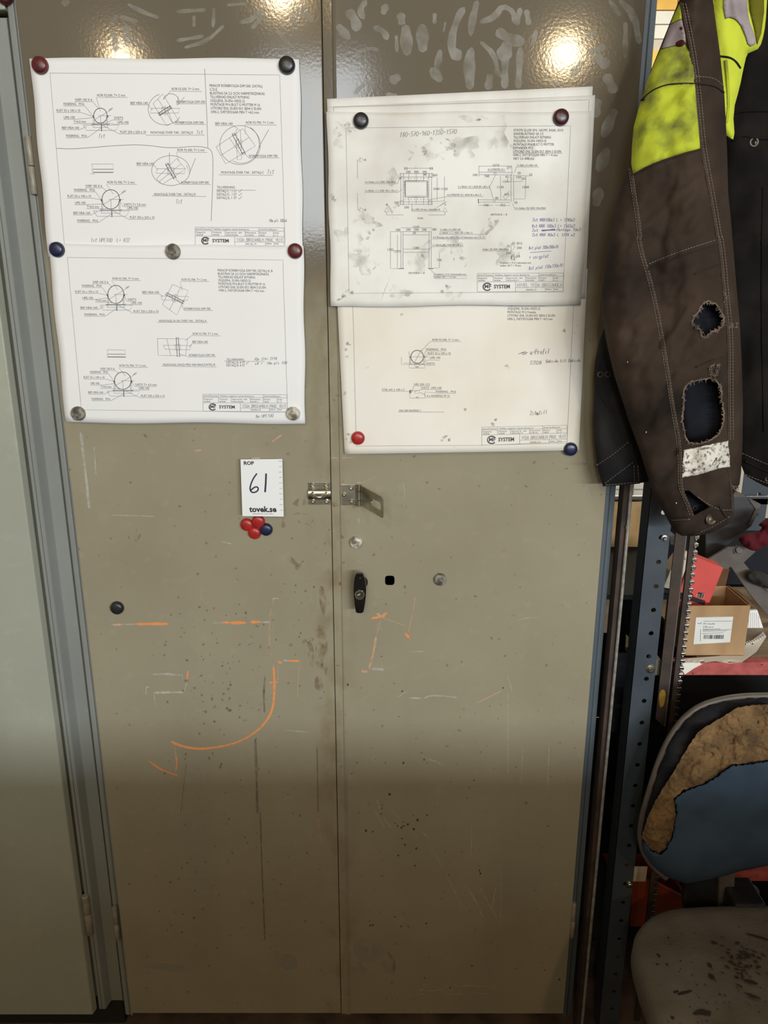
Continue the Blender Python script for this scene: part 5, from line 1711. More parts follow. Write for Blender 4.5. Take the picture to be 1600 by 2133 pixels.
# --- hi-vis garment between the two jackets
hv = thing('hi_vis_garment', 'bright yellow hi-vis garment squeezed between the brown sleeve and the black jacket', 'garment')
HV = smooth_loop([(1490, -120), (1560, -140), (1600, -60), (1597, 25), (1592, 70), (1583, 100), (1566, 108), (1556, 112), (1549, 142), (1541, 182), (1527, 232), (1531, 292), (1517, 286), (1500, 270), (1488, 160), (1486, 0)], 1)
hvp = Puff(HV, -.080, .012, .010, 28, lambda u, v: .006 * nz3(u / 20, v / 60, 8.8), .6)
hvp.body('body', M_HIVIS2, hv, 7)
hvp.patch('reflective_band', smooth_loop([(1508, -60), (1552, -60), (1556, 0), (1560, 40), (1572, 72), (1576, 92), (1560, 98), (1552, 70), (1540, 46), (1525, 35), (1507, 40)], 1), M_REFL, hv, .002, 6)
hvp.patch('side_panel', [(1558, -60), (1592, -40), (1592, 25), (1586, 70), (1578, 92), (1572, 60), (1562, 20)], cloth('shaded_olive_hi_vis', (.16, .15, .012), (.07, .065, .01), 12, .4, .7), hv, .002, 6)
hvp.seam('seam', [(1500, 117), (1520, 119), (1534, 128), (1543, 142)], M_CHAR, hv, .0012, .001)
hvp.seam('seam', [(1512, 125), (1516, 170), (1518, 215), (1514, 255)], M_HIVIS, hv, .0022, .001)

# ------------------------------------------------------------------ shelving rack and what stands on it
M_BLUEP = mat('blue_grey_enamel', (.050, .062, .075), .45, c2=(.036, .046, .056), scale=12, bump=.05)
M_RUSTY = mat('brown_rusty_steel', (.055, .031, .019), .7, c2=(.026, .017, .013), scale=26, bump=.25, bscale=90)
M_REDP = mat('red_beam_paint', (.46, .10, .085), .5, c2=(.33, .065, .06), scale=60, bump=.08)
M_STEEL = mat('bright_steel', (.52, .50, .46), .3, 1.0, c2=(.36, .34, .30), scale=80)
M_ROD = mat('zinc_plated_rod', (.50, .48, .44), .35, .55, c2=(.32, .30, .27), scale=80)
M_DSTEEL = mat('dark_steel', (.014, .016, .020), .7, c2=(.009, .010, .012), scale=8, spec=.2)
M_WOOD = mat('pale_shelf_board', (.27, .20, .13), .7, c2=(.18, .13, .08), scale=20, stretch=(1, 12, 12))
M_CARTON = mat('corrugated_cardboard', (.42, .27, .14), .85, c2=(.32, .19, .09), scale=16, bump=.15, bscale=120, stretch=(1, 1, .25))
M_CARTIN = mat('carton_inside', (.16, .075, .03), .9, c2=(.12, .055, .02), scale=20)
M_LABEL = mat('white_label', (.72, .72, .68), .5, c2=(.66, .66, .62), scale=20)
M_REDBOX = mat('red_box_board', (.62, .075, .060), .5, c2=(.54, .06, .05), scale=18)
M_CREAM = mat('cream_board', (.66, .56, .42), .6, c2=(.58, .48, .35), scale=14)
M_GREYBAR = mat('grey_brown_steel', (.12, .10, .085), .6, c2=(.08, .065, .055), scale=20, bump=.1)

rack = thing('storage_rack', 'shelving rack with perforated blue-grey posts and red shelf beams right of the cabinet', 'shelving')
xb0, xb1 = P(1352, 1120).x, P(1397, 1120).x
zt = 1.72
hs = []
zc = P(1384, 1121).z
k = 0
holes_z = []
while zc - k * .0478 > .05:
    holes_z.append(zc - k * .0478)
    k += 1
k = 1
while zc + k * .0478 < zt - .03:
    holes_z.append(zc + k * .0478)
    k += 1
xc = xb0 + (xb1 - xb0) * .60


def blue_post(x0, x1, y, zlo, zhi, xh, hz, flange=1):
    mb = MB()
    mb.prism([(x0, y, zlo), (x1, y, zlo), (x1, y, zhi), (x0, y, zhi)], (0, .0022, 0), [ring(xh, z, .0048, y, 12) for z in hz if zlo + .01 < z < zhi - .01])
    if flange > 0:
        mb.box(x0 - .0022, x0, y, y + .045, zlo, zhi)
        mb.box(x0 - .0022, x0 + .003, y + .001, y + .004, zlo, zhi)
    else:
        mb.box(x1, x1 + .0022, y, y + .045, zlo, zhi)
    return mb.build('post', M_BLUEP, rack)


blue_post(xb0, xb1, .004, 0, zt, xc, holes_z)
xr = P(1545, 1030, .44).x
blue_post(xr, xr + .062, .44, P(1590, 1105, .44).z, 1.35, xr + .042, [P(1590, 1030, .44).z - .05 * i for i in range(18)], -1)
for q, r in (((1384, 1121), .0058), ((1355, 1393), .0095), ((1312, 1842), .0088)):
    p = P(*q, .004)
    MB().lathe([(r, 0), (r, .0012), (r * .62, .0016), (r * .6, .0052), (r * .5, .006), (.0002, .006)], p, n=18).build('bolt', M_STEEL if r < .006 else M_ZINC, rack, True)
# shelf decks and their red lips
zd1 = P(1430, 1380, .05).z
zd2 = P(1560, 1814, .05).z
for i, (zd, h) in enumerate(((zd1, .0275), (zd2, .026))):
    x0 = P(1403, 1395, .05).x if i == 0 else P(1450, 1790, .05).x
    lip = MB()
    lip.box(x0, 1.30, .050, .0525, zd - h, zd).box(x0, 1.30, .0525, .072, zd - .0022, zd).box(x0, 1.30, .0525, .066, zd - h, zd - h + .002)
    lip.build('shelf_beam', M_REDP, rack)
    MB().box(x0 + .055, 1.30, .072, .46, zd - .012, zd - .0005).build('shelf_board', M_WOOD, rack)
for u, v in ((1443, 1402), (1587, 1383)):
    MB().lathe([(.0022, 0), (.0018, .0012), (.0003, .0014)], P(u, v, .050), n=10).build('rivet', M_STEEL, rack)
MB().box(.425, 1.30, .50, .503, 0, 1.06).build('back_sheet', M_DSTEEL, rack)
MB().box(.46, 1.30, .12, .124, zd1 - .20, zd1 - .014).build('drawer_front', M_DSTEEL, rack)
zr = P(1300, 1044, .44).z
MB().box(.425, 1.30, .44, .462, zr - .008, zr + .006).build('rail', mat('black_rail', (.012, .010, .009), .6), rack)
zr2 = P(1300, 1034, .43).z
MB().tube([(.425, .43, zr2), (1.30, .43, zr2)], .0022, 8).build('wire', M_STEEL, rack)
zr3 = P(1300, 1495, .25).z
MB().tube([(.425, .25, zr3), (.62, .25, zr3)], .0014, 8).build('wire', M_STEEL, rack)
# deck behind the posts at the left
zc1 = P(1300, 1140, .40).z
MB().box(.425, .62, .10, .46, zc1 - .010, zc1).build('shelf_board', M_DSTEEL, rack)

# --- loose bars between cabinet and rack
b1 = MB()
xa, xb = P(1293, 1100, -.012).x, P(1309, 1100, -.012).x
b1.box(xa, xb, -.012, -.009, 0, 1.66).box(xa, xa + .003, -.009, .016, 0, 1.66)
tag(b1.build('angle_bar', M_RUSTY), 'rusty brown angle bar standing next to the cabinet side', 'bar')
r1 = MB()
xr1 = P(1313, 1040, -.016).x
r1.tube([(xr1 - .0015, -.0165, 0), (xr1 - .0005, -.0165, .7), (xr1 + .0002, -.0165, 1.05), (xr1, -.0165, 1.28)], .0030, 10)
r1.lathe([(.0042, -.003), (.0042, .003)], (xr1, -.0165, P(1311, 1098, -.016).z), (0, 0, 1), 10)
tag(r1.build('steel_rod', M_ROD, None, True), 'thin bright steel rod standing in front of the rusty angle bar', 'rod')
r1 = MB()
a_, b_ = P(1228, 1850, .06), P(1231, 1952, .02)
xq = P(1229, 1900, .05).x
r1.tube([(xq, .055, .001), (xq, .055, .62)], .0016, 8)
tag(r1.build('steel_rod', M_STEEL, None, True), 'very thin wire rod in the gap beside the cabinet near the floor', 'rod')
b2 = thing('angle_bar', 'dark brown steel bar with a yellow paint patch right of the blue post', 'bar')
xa, xb = P(1407, 1120, .024).x, P(1428, 1120, .024).x
zb_ = P(1378, 1508, .024).z
m_ = MB()
m_.prism([(xa, .024, zb_ + .012), (xb, .024, zb_ - .006), (xb, .024, 1.60), (xa, .024, 1.60)], (0, .003, 0))
m_.build('bar', M_RUSTY, b2)
MB().box(xb, xb + .0022, .0235, .047, zb_ - .006, 1.60).build('flange', M_GREYBAR, b2)
m_ = MB()
m_.slab(smooth_loop([(1378, 1435), (1388, 1440), (1384, 1468), (1375, 1476), (1372, 1450)], 1), .0236, .0240)
m_.build('paint_patch', mat('yellow_paint', (.42, .24, .02), .6, c2=(.3, .17, .02), scale=120), b2)
# notched strip
ns = thing('notched_strip', 'upright dark steel strip with a row of bright studs along its edge', 'strip')
xs0, xs1 = P(1441, 1130, .034).x, P(1449, 1130, .034).x
MB().box(xs0 - .004, xs1, .034, .040, 0, 1.42).build('strip', M_RUSTY, ns)
stud0 = None
z = 1.40
while z > .06:
    if stud0 is None:
        mb = MB()
        mb.box(-.0040, .0050, -.0045, .0045, -.0034, .0034)
        mb.box(-.0040, .0022, -.0030, .0030, -.0074, -.0034)
        stud0 = mb.build('stud', M_STEEL, ns, bevel=.0009)
        s_ = stud0
    else:
        s_ = stud0.copy()
        COL.objects.link(s_)
    s_.location = (xs1 + .001, .037, z)
    s_['local'] = 1
    z -= .0150

# --- open carton with its label
ct = thing('cardboard_box', 'open brown bolt carton with a white barcode label on the red shelf', 'box')
zf = zd1
cx0, cx1 = P(1424, 1340, .078).x, P(1553, 1340, .078).x
ch = P(1490, 1262, .078).z - zf
m_ = MB()
tw = .0028
yb0, yb1 = .078, .185
m_.box(cx0, cx1, yb0, yb0 + tw, zf, zf + ch)
m_.box(cx0, cx0 + tw, yb0 + tw, yb1, zf, zf + ch)
m_.box(cx1 - tw, cx1, yb0 + tw, yb1, zf, zf + ch)
m_.box(cx0, cx1, yb1, yb1 + tw, zf, zf + ch)
m_.box(cx0, cx1, yb0, yb1, zf, zf + tw)
m_.build('carton', M_CARTON, ct, bevel=.0008)
MB().prism([(cx0 + tw, yb1 + .003, zf + ch), (cx1 - tw, yb1 + .003, zf + ch), (cx1 - .010, yb1 - .02, zf + ch + .045), (cx0 + .012, yb1 - .02, zf + ch + .045)], (0, .003, .001)).build('flap', M_CARTIN, ct)
MB().prism([(cx1 - .001, yb0 + .006, zf + ch), (cx1 - .001, yb1, zf + ch), (cx1 + .022, yb1 - .004, zf + ch - .010), (cx1 + .018, yb0 + .012, zf + ch - .012)], (.0005, 0, .0026)).build('flap', M_CARTIN, ct)
YL = lambda u, v: yb0
lb = MB()
B6 = lambda x, y: (1380 + x / 6.273, 1100 + y / 6.273)
lab = smooth_loop([B6(*q) for q in ((440, 1168), (926, 1158), (884, 1492), (406, 1518))], 0)
lb.slab(lab, yb0 - .0006, yb0)
lbo = lb.build('label', M_LABEL, ct)
lt = MB()
YL2 = lambda u, v: yb0 - .0006
text(lt, 'M 12x42', *B6(540, 1262), B6(685, 0)[0], 3.4, YL2, .0003)
text(lt, '100 pcs', *B6(532, 1302), B6(668, 0)[0], 3.4, YL2, .0003)
text(lt, 'Hexagon screw DIN 933', *B6(530, 1326), B6(755, 0)[0], 2.2, YL2, .0003)
for (x0, y0, x1, y1) in ((540, 1218, 915, 1216), (525, 1332, 900, 1328), (525, 1346, 840, 1342), (520, 1378, 800, 1366), (500, 1320, 498, 1480)):
    ribbon(lt, [B6(x0, y0), B6(x1, y1)], .7, YL2, .0003)
rr = random.Random(5)
x = 545
while x < 800:
    w = rr.choice((4, 6, 9, 13))
    ribbon(lt, [B6(x + w / 2, 1396), B6(x + w / 2 - 5, 1448)], w / 6.273, YL2, .0003)
    x += w + rr.choice((4, 6, 9))
for a0, a1 in ((20, 160),):
    ribbon(lt, [B6(485 + 32 * math.cos(math.radians(a)), 1225 + 24 * math.sin(math.radians(a))) for a in range(a0, a1, 14)], .9, YL2, .0003)
lt.build('label_print', M_INK, lbo)['kind'] = 'stuff'

# red box stuck into the carton
rb = thing('red_box', 'tilted red and cream product box standing in the open carton', 'box')
m_ = MB()
m_.slab([(1440, 1158), (1453, 1162), (1507, 1183), (1478, 1256), (1470, 1278), (1408, 1262), (1416, 1232)], .112, .150)
m_.build('body', M_REDBOX, rb, bevel=.001)
m_ = MB()
m_.slab([(1426, 1150), (1439, 1156), (1419, 1212), (1412, 1230), (1382, 1224), (1396, 1190)], .1125, .150)
m_.build('cream_side', M_CREAM, rb, bevel=.001)
m_ = MB()
m_.slab([(1380, 1226), (1412, 1232), (1470, 1252), (1468, 1260), (1408, 1244), (1380, 1234)], .1100, .1115)
m_.build('black_band', M_BLACK, rb)
m_ = MB()
YR = lambda u, v: .112
blob(m_, [B6(470, 838), B6(552, 852), B6(540, 918), B6(452, 900)], YR, .0005)
m_.build('print_patch', M_CINK, rb)
m_ = MB()
for poly in ([(448, 868), (490, 872), (484, 894), (442, 888)], [(524, 858), (548, 862), (534, 914), (510, 908)]):
    ribbon(m_, [B6(*q) for q in poly + poly[:1]], .8, YR, .0008)
m_.build('print_symbol', M_CREAM, rb)['kind'] = 'stuff'
m_ = MB()
for y in (390, 412):
    ribbon(m_, [B6(284, y), B6(300, y - 6), B6(300, y + 8)], 1.2, lambda u, v: .1125, .0005)
m_.build('print_mark', M_CINK, rb)['kind'] = 'stuff'

# sheet of paper under the carton, hanging over the lip
pp = [(1400, 1374), (1424, 1372), (1500, 1366), (1545, 1350), (1590, 1316), (1597, 1326), (1576, 1358), (1545, 1380), (1520, 1382), (1490, 1377), (1470, 1380), (1446, 1392), (1427, 1405), (1420, 1394), (1412, 1382)]
V_, T_, b_ = tri_fill(pp, 7)
vs = []
for u, v in V_:
    q = PZ(u, v, zd1 + .0012)
    if q.y < .0495:
        q = P(u, v, .0484)
    vs.append(q)
n_ = len(vs)
vs += [q + Vector((0, .0004, -.0004)) for q in vs]
fs = [t[::-1] for t in T_] + [tuple(i + n_ for i in t) for t in T_]
ps = thing('torn_sheet', 'crumpled white torn notepad sheet under the carton, hanging over the red beam', 'paper')
mesh_obj('sheet', vs, fs, M_PAPER_E, ps)
for k in range(11):
    t = k / 10
    u, v = 1546 + 46 * t, 1336 - 18 * t + 4 * S(t * 3)
    a = PZ(u, v + 6, zd1 + .0022)
    MB().box(a.x - .0012, a.x + .0012, a.y - .002, a.y + .007, zd1 + .0015, zd1 + .003).build('torn_tab', M_PAPER, ps)
for q in ((1549, 1352), (1568, 1341)):
    a = PZ(*q, zd1 + .002)
    MB().lathe([(.0018, 0), (.0018, .0006)], a, (0, 0, 1), 10).build('punched_hole', M_CINK, ps)

nb = thing('notepad', 'small squared notepad leaning behind the carton on the red shelf', 'notepad')
m_ = MB()
m_.slab([(1554, 1272), (1578, 1271), (1590, 1308), (1592, 1330), (1550, 1336)], .215, .222)
m_.build('pages', M_PAPER, nb)
m_ = MB()
for k in range(7):
    ribbon(m_, [(1556 + k * 4, 1276 + (k > 5) * 6), (1555 + k * 4.6, 1330)], .6, lambda u, v: .215, .0004)
m_.build('ruling', M_LINE, nb)['kind'] = 'stuff'

# grey-brown flat bars bolted together
fb_ = thing('bolted_bars', 'two grey-brown flat steel bars bolted together behind the red box', 'bars')
m_ = MB()
m_.slab([(1472, 1168), (1517, 1141), (1546, 1140), (1575, 1149), (1550, 1172), (1523, 1181), (1506, 1190), (1480, 1206)], .235, .243)
m_.build('bar', M_GREYBAR, fb_, bevel=.001)
m_ = MB()
m_.slab([(1523, 1181), (1549, 1171), (1600, 1232), (1660, 1300), (1640, 1320), (1590, 1272), (1560, 1235)], .2445, .252)
m_.build('bar', M_GREYBAR, fb_, bevel=.001)
MB().lathe([(.011, 0), (.011, .002), (.0085, .0025), (.0085, .008), (.0076, .009), (.0002, .009)], P(1537, 1146, .235), (0, -1, .35), 6).build('bolt', M_GREYBAR, fb_)

rg = thing('red_rag', 'dark red rag lying over the bolted bars at the right edge', 'rag')
rp = Puff(smooth_loop([(1535, 1121), (1553, 1111), (1577, 1109), (1590, 1098), (1577, 1094), (1600, 1078), (1640, 1060), (1660, 1110), (1620, 1130), (1587, 1140), (1574, 1150), (1550, 1140)], 2), .205, .022, .014, 16, lambda u, v: .014 * nz3(u / 14, v / 12, 2.2), .6)
rp.body('cloth', cloth('dark_red_cloth', (.105, .012, .018), (.06, .008, .014), 30, .4, .7), rg, 5)
gl = thing('work_glove', 'grey work glove resting on the bars at the right edge', 'glove')
gp = Puff(smooth_loop([(1552, 1200), (1560, 1190), (1580, 1188), (1600, 1198), (1640, 1220), (1650, 1250), (1620, 1240), (1600, 1226), (1578, 1220), (1562, 1212)], 2), .225, .020, .012, 12, lambda u, v: .012 * nz3(u / 12, v / 10, 6.2), .6)
gp.body('glove', cloth('grey_glove_cloth', (.040, .038, .036), (.025, .023, .022), 30, .4, .7), gl, 5)
tb = thing('tool_case', 'dark grey case lid behind the torn sleeve cuff on the rack', 'case')
m_ = MB()
m_.slab([(1470, 1034), (1556, 1034), (1585, 1050), (1584, 1062), (1566, 1096), (1486, 1160), (1470, 1168)], .30, .36)
m_.build('lid', mat('dark_grey_case', (.045, .042, .044), .55, c2=(.032, .03, .03), scale=20), tb, bevel=.002)
m_ = MB()
m_.slab([(1560, 1040), (1585, 1050), (1582, 1064), (1566, 1094), (1558, 1094), (1574, 1060)], .297, .30)
m_.build('edge_band', M_GREYBAR, tb)

# things on the shelf behind the posts
cs = MB()
cs.slab([(1270, 1046), (1353, 1046), (1346, 1139), (1268, 1139)], .40, .404)
tag(cs.build('cardboard_sheet', mat('stained_cardboard', (.50, .32, .14), .8, c2=(.30, .16, .05), scale=14, lo=.35, hi=.7, detail=7)), 'stained tan cardboard sheet standing behind the angle bar', 'cardboard')
cs = MB()
cs.slab([(1250, 1243), (1286, 1236), (1284, 1318), (1246, 1318)], .24, .2412)
tag(cs.build('paper_bag', mat('brown_paper', (.40, .29, .19), .8, c2=(.30, .2, .12), scale=14)), 'crumpled tan paper between cabinet and angle bar', 'paper')
cs = MB()
q = P(1324, 1330, .16)
cs.lathe([(.010, 0), (.011, .01), (.0105, .06), (.0118, .095), (.0095, .104), (.003, .107)], (q.x, q.y, q.z - .012), (.06, 0, 1), 16)
tag(cs.build('wooden_handle', mat('brown_wood', (.16, .085, .035), .6, c2=(.11, .055, .02), scale=20, stretch=(8, 8, 1)), None, True), 'brown wooden tool handle showing between the angle bar and blue post', 'handle')
cs = MB()
cs.slab([(1305, 1322), (1322, 1340), (1322, 1386), (1314, 1378), (1303, 1352)], .17, .176)
tag(cs.build('folded_card', mat('dull_yellow_card', (.30, .23, .12), .8, c2=(.22, .16, .08), scale=20)), 'dull yellow folded card below the wooden handle', 'card')
cs = MB()
cs.slab([(1366, 1374), (1377, 1374), (1374, 1407), (1363, 1407)], .06, .10)
tag(cs.build('white_block', M_LABEL, bevel=.001), 'small white block on the shelf between the blue post and brown bar', 'block')
cs = MB()
cs.slab([(1396, 1116), (1406, 1114), (1404, 1136), (1396, 1134)], .10, .13)
tag(cs.build('grey_tube', M_GREYBAR, bevel=.001), 'small grey object behind the top of the brown bar', 'part')

# lower shelf: orange bin with label, white cup
ob = thing('orange_bin', 'dark orange storage bin on the lower shelf behind the chair', 'bin')
M_OR = mat('orange_plastic', (.34, .055, .012), .5, c2=(.26, .04, .01), scale=12)
ob_z = P(1340, 1930, .10).z
m_ = MB()
m_.slab([(1318, 1836), (1366, 1836), (1432, 1872), (1434, 1888), (1410, 1930), (1312, 1930)], .10, .106)
m_.slab([(1318, 1836), (1326, 1836), (1320, 1930), (1312, 1930)], .106, .20)
m_.slab([(1424, 1868), (1432, 1872), (1416, 1930), (1408, 1930)], .106, .34)
m_.slab([(1314, 1926), (1410, 1926), (1408, 1932), (1312, 1932)], .106, .34)
m_.build('body', M_OR, ob)
m_ = MB()
m_.tube([P(1366, 1838, .099), P(1400, 1856, .099), P(1432, 1874, .099), P(1434, 1888, .099)], .0035, 8)
m_.build('rim', M_OR, ob, True)
m_ = MB()
m_.slab([(1320, 1806), (1349, 1806), (1345, 1836), (1317, 1836)], .094, .096)
m_.build('label_card', M_CREAM, ob)
cu = MB()
q = P(1555, 1898, .16)
q2_ = P(1555, 1852, .16)
hh = q2_.z - q.z
cu.lathe([(.0145, 0), (.016, .004), (.0205, hh), (.0190, hh), (.0150, .006), (.0002, .005)], q, (0, 0, 1), 24)
cup = thing('plastic_cup', 'small dirty white plastic cup on the lower shelf beside the chair post', 'cup')
cu.build('cup', M_LABEL, cup, True)
m_ = MB()
m_.lathe([(.0180, hh * .25), (.0195, hh * .7)], q, (0, 0, 1), 24)
m_.build('cup_label', M_CREAM, cup, True)
lowdeck = MB().box(.46, 1.30, .072, .46, ob_z - .012, ob_z - .001).build('shelf_board', M_DSTEEL, rack)

# ------------------------------------------------------------------ worn office chair
M_FOAM = mat('old_brown_foam', (.21, .125, .055), .95, c2=(.085, .052, .026), scale=26, lo=.35, hi=.7, detail=9, bump=1.0, bscale=120, spec=.1, bdist=.006)
M_BLUEC = cloth('blue_chair_fabric', (.046, .072, .105), (.034, .054, .080), 14, .35, .7, 700, .5)
M_BLKC = cloth('black_torn_backing', (.010, .010, .013), (.02, .018, .016), 22, .4, .7, 300, .6)
M_RIM = mat('grey_brown_plastic', (.100, .080, .064), .5, c2=(.07, .056, .045), scale=30)
M_SEAT = mat('grimy_seat_foam', (.150, .132, .108), .9, c2=(.095, .078, .060), scale=12, lo=.35, hi=.7, detail=8, bump=.6, bscale=160, spec=.2)
M_PIT = mat('pit_brown', (.030, .020, .012), .95)
Z4 = lambda x, y: (1180 + x / 3.079, 1440 + y / 3.079)
z4 = lambda L: [Z4(*p) for p in L]
chair = thing('office_chair', 'worn office chair with torn blue backrest cover and exposed brown foam', 'chair')
left = [(1600, 1449), (1550, 1450), (1500, 1457), (1455, 1472), (1420, 1500), (1390, 1545), (1370, 1592), (1352, 1650), (1338, 1700), (1333, 1740), (1340, 1775), (1358, 1803), (1388, 1828), (1430, 1842), (1480, 1833), (1540, 1815), (1600, 1803)]
OB = left + [(3200 - u, v) for u, v in left[-2:0:-1]]
Yb = lambda u, v: -.070 - .000055 * (v - 1450)
bp_ = Puff(OB, Yb, .034, .030, 70, lambda u, v: .004 * nz3(u / 60, v / 60, 1.1), .5)
bp_.body('backrest_shell', M_BLKC, chair, 9)
MB().tube([P(u, v, Yb(u, v) - .004) for u, v in dense(smooth_loop(left[:13], 2, False), 10, False)], .0062, 10).build('backrest_rim', M_RIM, chair, True)
mirror = [(3200 - u, v) for u, v in left[:13]]
MB().tube([P(u, v, Yb(u, v) - .004) for u, v in dense(smooth_loop(mirror, 2, False), 10, False)], .0062, 10).build('backrest_rim', M_RIM, chair, True)
foam_low = z4([(485, 930), (500, 962), (550, 1022), (575, 1024), (595, 1042), (642, 1000), (672, 940), (688, 880), (704, 790), (700, 730), (690, 690), (740, 640), (800, 615), (880, 592), (960, 540), (1010, 500), (1062, 470), (1140, 462), (1200, 455), (1293, 440), (1500, 470)])
foam_top = z4([(1520, 330), (1420, 160), (1293, 82), (1190, 88), (1100, 102), (1000, 165), (900, 222), (840, 270), (770, 372), (700, 492), (640, 590), (590, 670), (540, 765), (505, 850)])
foam = Puff(OB, Yb, .040, .0, 46, lambda u, v: .0060 * nz3(u / 9, v / 9, 2.0) + .012 * nz3(u / 40, v / 40, 4.0), .5)
foam.patch('foam_padding', ragged(foam_low + foam_top, .8, 9, 5), M_FOAM, chair, .004, 4)
cov = Puff(OB, Yb, .042, .0, 60, lambda u, v: .003 * nz3(u / 50, v / 50, 6.0), .5)
cover_poly = [Z4(*p) for p in ((488, 985), (484, 962))] + [(u + 1.5, v + 3) for u, v in ragged(foam_low[1:], 1.1, 14, 4, False)]
right_low = z4([(1600, 480)]) + [(1850, 1640), (1862, 1700), (1866, 1740), (1858, 1775), (1840, 1802), (1812, 1826), (1770, 1840), (1720, 1832), (1660, 1814)]
cover_poly += right_low + [(u, v - 1.5) for u, v in reversed(left[10:])]
cov.patch('blue_cover', cover_poly, M_BLUEC, chair, .007, 7)
fbm = MB()
fringe(fbm, cov, foam_low[3:], 130, 2, 6, 21)
fbm.build('frayed_threads', M_BLUEC, chair)['kind'] = 'stuff'
# bracket from seat to back
m_ = MB()
m_.slab([(1498, 1822), (1532, 1808), (1531, 1862), (1546, 1908), (1498, 1908)], -.082, -.062)
m_.build('back_bracket', M_RIM, chair, bevel=.003)
m_ = MB()
m_.slab([(1432, 1830), (1500, 1820), (1500, 1908), (1428, 1906), (1424, 1872)], -.072, -.055)
m_.build('back_bracket', M_BLACK, chair, bevel=.003)
# seat cushion: rounded pad
cxS, half, yF, yB_ = .702, .262, -.585, -.112
zs = .47


def seat_ring(scale, z):
    out = []
    n = 56
    for k in range(n):
        a = 2 * math.pi * k / n
        c_, s_ = math.cos(a), math.sin(a)
        e = .55 if s_ > 0 else .42
        x = abs(c_) ** .55 * (1 if c_ > 0 else -1)
        y = abs(s_) ** e * (1 if s_ > 0 else -1)
        # back corners swept round, a slight dip amid the back edge
        out.append(Vector((cxS + x * half * scale, (yF + yB_) / 2 + y * (yB_ - yF) / 2 * scale, z)))
    return out


rings = [seat_ring(s, z) for s, z in ((.30, zs - .082), (.90, zs - .082), (.97, zs - .072), (1.0, zs - .045), (.995, zs - .022), (.975, zs - .008), (.94, zs - .001), (.86, zs + .001), (.74, zs + .000), (.60, zs - .001), (.45, zs - .002), (.30, zs - .003), (.15, zs - .003), (.02, zs - .003))]
vs, fs = [], []
nk = len(rings[0])
for r_ in rings:
    for p in r_:
        p.z += .004 * nz3(p.x * 14, p.y * 14, 3) if p.z > zs - .02 else 0
        vs.append(p)
for i in range(len(rings) - 1):
    for k in range(nk):
        fs.append((i * nk + k, i * nk + (k + 1) % nk, (i + 1) * nk + (k + 1) % nk, (i + 1) * nk + k))
fs.append(tuple(range(nk))[::-1])
fs.append(tuple(range((len(rings) - 1) * nk, len(rings) * nk)))
mesh_obj('seat', vs, fs, M_SEAT, chair, True)
pit = MB()
rr = random.Random(31)


def pit_at(u, v, a, b, ang):
    q = PZ(u, v, zs + .0022)
    q.z = zs + .0016 + .004 * nz3(q.x * 14, q.y * 14, 3)
    pts = []
    for k in range(10):
        t = k * .628
        r1_, r2_ = a * (1 + rr.uniform(-.3, .3)), b * (1 + rr.uniform(-.3, .3))
        pts.append(q + Vector((r1_ * math.cos(t) * math.cos(ang) - r2_ * math.sin(t) * math.sin(ang), r1_ * math.cos(t) * math.sin(ang) + r2_ * math.sin(t) * math.cos(ang), 0)))
    pit.add(pts, [tuple(range(10))])


for x, y, a, b, g_ in ((950, 1612, .006, .0035, -.4), (920, 1760, .0035, .005, 0), (932, 1828, .004, .007, .2), (655, 1575, .002, .002, 0), (590, 1695, .003, .004, .3), (645, 1752, .002, .003, 0), (585, 1750, .003, .002, 0), (680, 2090, .003, .003, 0), (985, 1940, .002, .002, 0), (1180, 1860, .012, .004, -.4), (1200, 1955, .012, .003, -.5), (1240, 1575, .020, .003, -.4), (860, 2050, .012, .004, .2), (900, 2055, .008, .005, .2), (760, 1925, .016, .003, .3), (700, 1922, .006, .003, .3)):
    pit_at(*Z4(x, y), a, b, g_)
for k in range(60):
    pit_at(*Z4(rr.gauss(1130, 70), rr.gauss(1740, 60)), rr.uniform(.001, .006), rr.uniform(.0008, .003), rr.uniform(-1, 1))
for k in range(50):
    pit_at(*Z4(rr.uniform(640, 1290), rr.uniform(1500, 2130)), rr.uniform(.0006, .0018), rr.uniform(.0006, .0015), 0)
pit.build('pits', M_PIT, chair)['kind'] = 'stuff'
MB().lathe([(.030, zs - .40), (.030, zs - .24), (.022, zs - .238), (.022, zs - .082)], (cxS, -.35, 0), (0, 0, 1), 20).build('gas_column', M_BLACK, chair, True)
MB().box(cxS - .10, cxS + .10, -.45, -.12, zs - .100, zs - .080).build('seat_plate', M_BLACK, chair, bevel=.004)
MB().prism([(cxS - .03, -.13, zs - .095), (cxS + .03, -.13, zs - .095), (cxS + .03, -.055, zs - .095), (cxS - .03, -.055, zs - .095)], (0, 0, .10)).build('back_stem', M_BLACK, chair, bevel=.004)
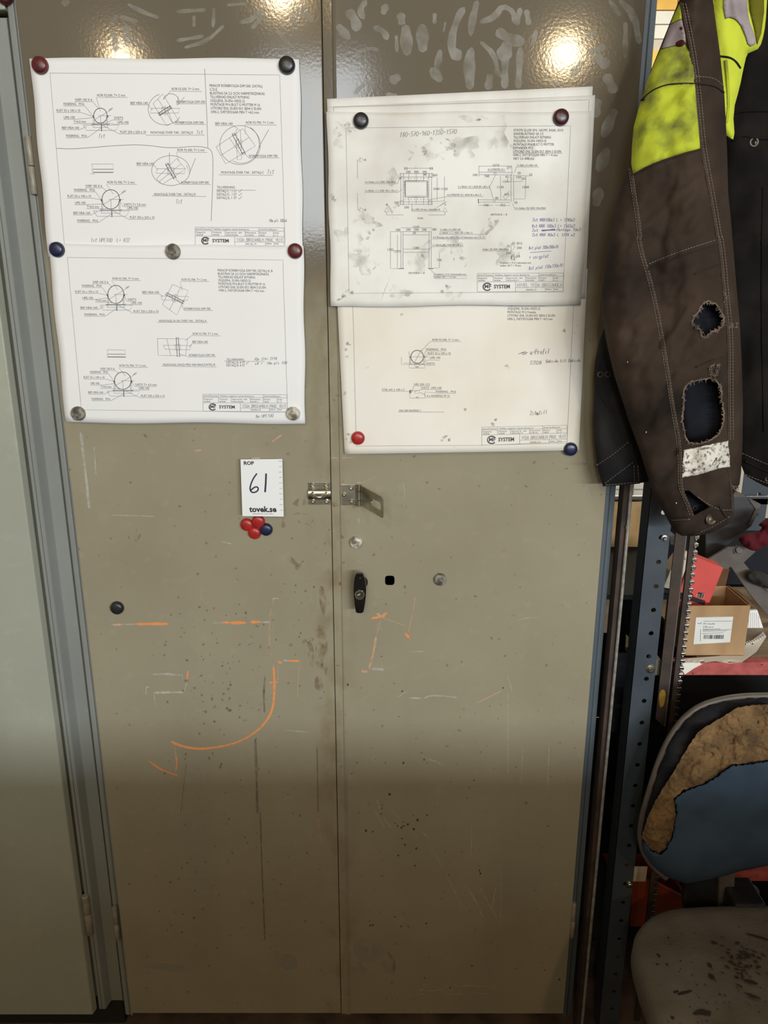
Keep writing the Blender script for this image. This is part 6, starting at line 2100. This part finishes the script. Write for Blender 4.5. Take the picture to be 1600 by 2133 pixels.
for k in range(5):
    a = math.radians(90 + 72 * k)
    d = Vector((math.cos(a), math.sin(a), 0))
    c_ = Vector((cxS, -.35, 0))
    leg = MB().tube([c_ + Vector((0, 0, .09)), c_ + d * .12 + Vector((0, 0, .088)), c_ + d * .24 + Vector((0, 0, .066))], [.028, .022, .016], 10).build('leg', M_BLACK, chair, True)
    side = Vector((-d.y, d.x, 0))
    wh = MB()
    for s_ in (-1, 1):
        wh.lathe([(.020, 0), (.0245, .003), (.0245, .013), (.020, .016)], c_ + d * .24 + side * (.004 * s_) + Vector((0, 0, .0248)), side * s_, 18)
    wh.tube([c_ + d * .24 + Vector((0, 0, .025)), c_ + d * .24 + Vector((0, 0, .068))], .005, 8)
    wh.build('castor', M_BLACK, leg, True)

# ------------------------------------------------------------------ put each thing's origin at its base
def rebase():
    bpy.context.view_layer.update()
    for o in list(SC.objects):
        if o.parent or o.type not in ('MESH', 'EMPTY') or o.get('placed'):
            continue
        meshes = []

        def walk(q):
            if q.type == 'MESH':
                meshes.append(q)
            for c in q.children:
                walk(c)
        walk(o)
        if not meshes:
            continue
        lo, hi = Vector((1e9,) * 3), Vector((-1e9,) * 3)
        seen = set()
        for q in meshes:
            n = len(q.data.vertices)
            if q.get('local'):
                continue
            a = np.empty(n * 3)
            q.data.vertices.foreach_get('co', a)
            a = a.reshape(-1, 3)
            if n:
                lo = Vector(np.minimum(lo, a.min(0)))
                hi = Vector(np.maximum(hi, a.max(0)))
        base = Vector(((lo.x + hi.x) / 2, (lo.y + hi.y) / 2, lo.z))
        for q in meshes:
            if q.get('local'):
                q.location = q.location - base
                continue
            if q.data.name in seen:
                continue
            seen.add(q.data.name)
            n = len(q.data.vertices)
            a = np.empty(n * 3)
            q.data.vertices.foreach_get('co', a)
            a = (a.reshape(-1, 3) - np.array(base)).ravel()
            q.data.vertices.foreach_set('co', a)
            q.data.update()
        o.location = base


rebase()
for o in SC.objects:
    for k in ('placed', 'local'):
        if k in o:
            del o[k]
SC.cycles.use_denoising = True
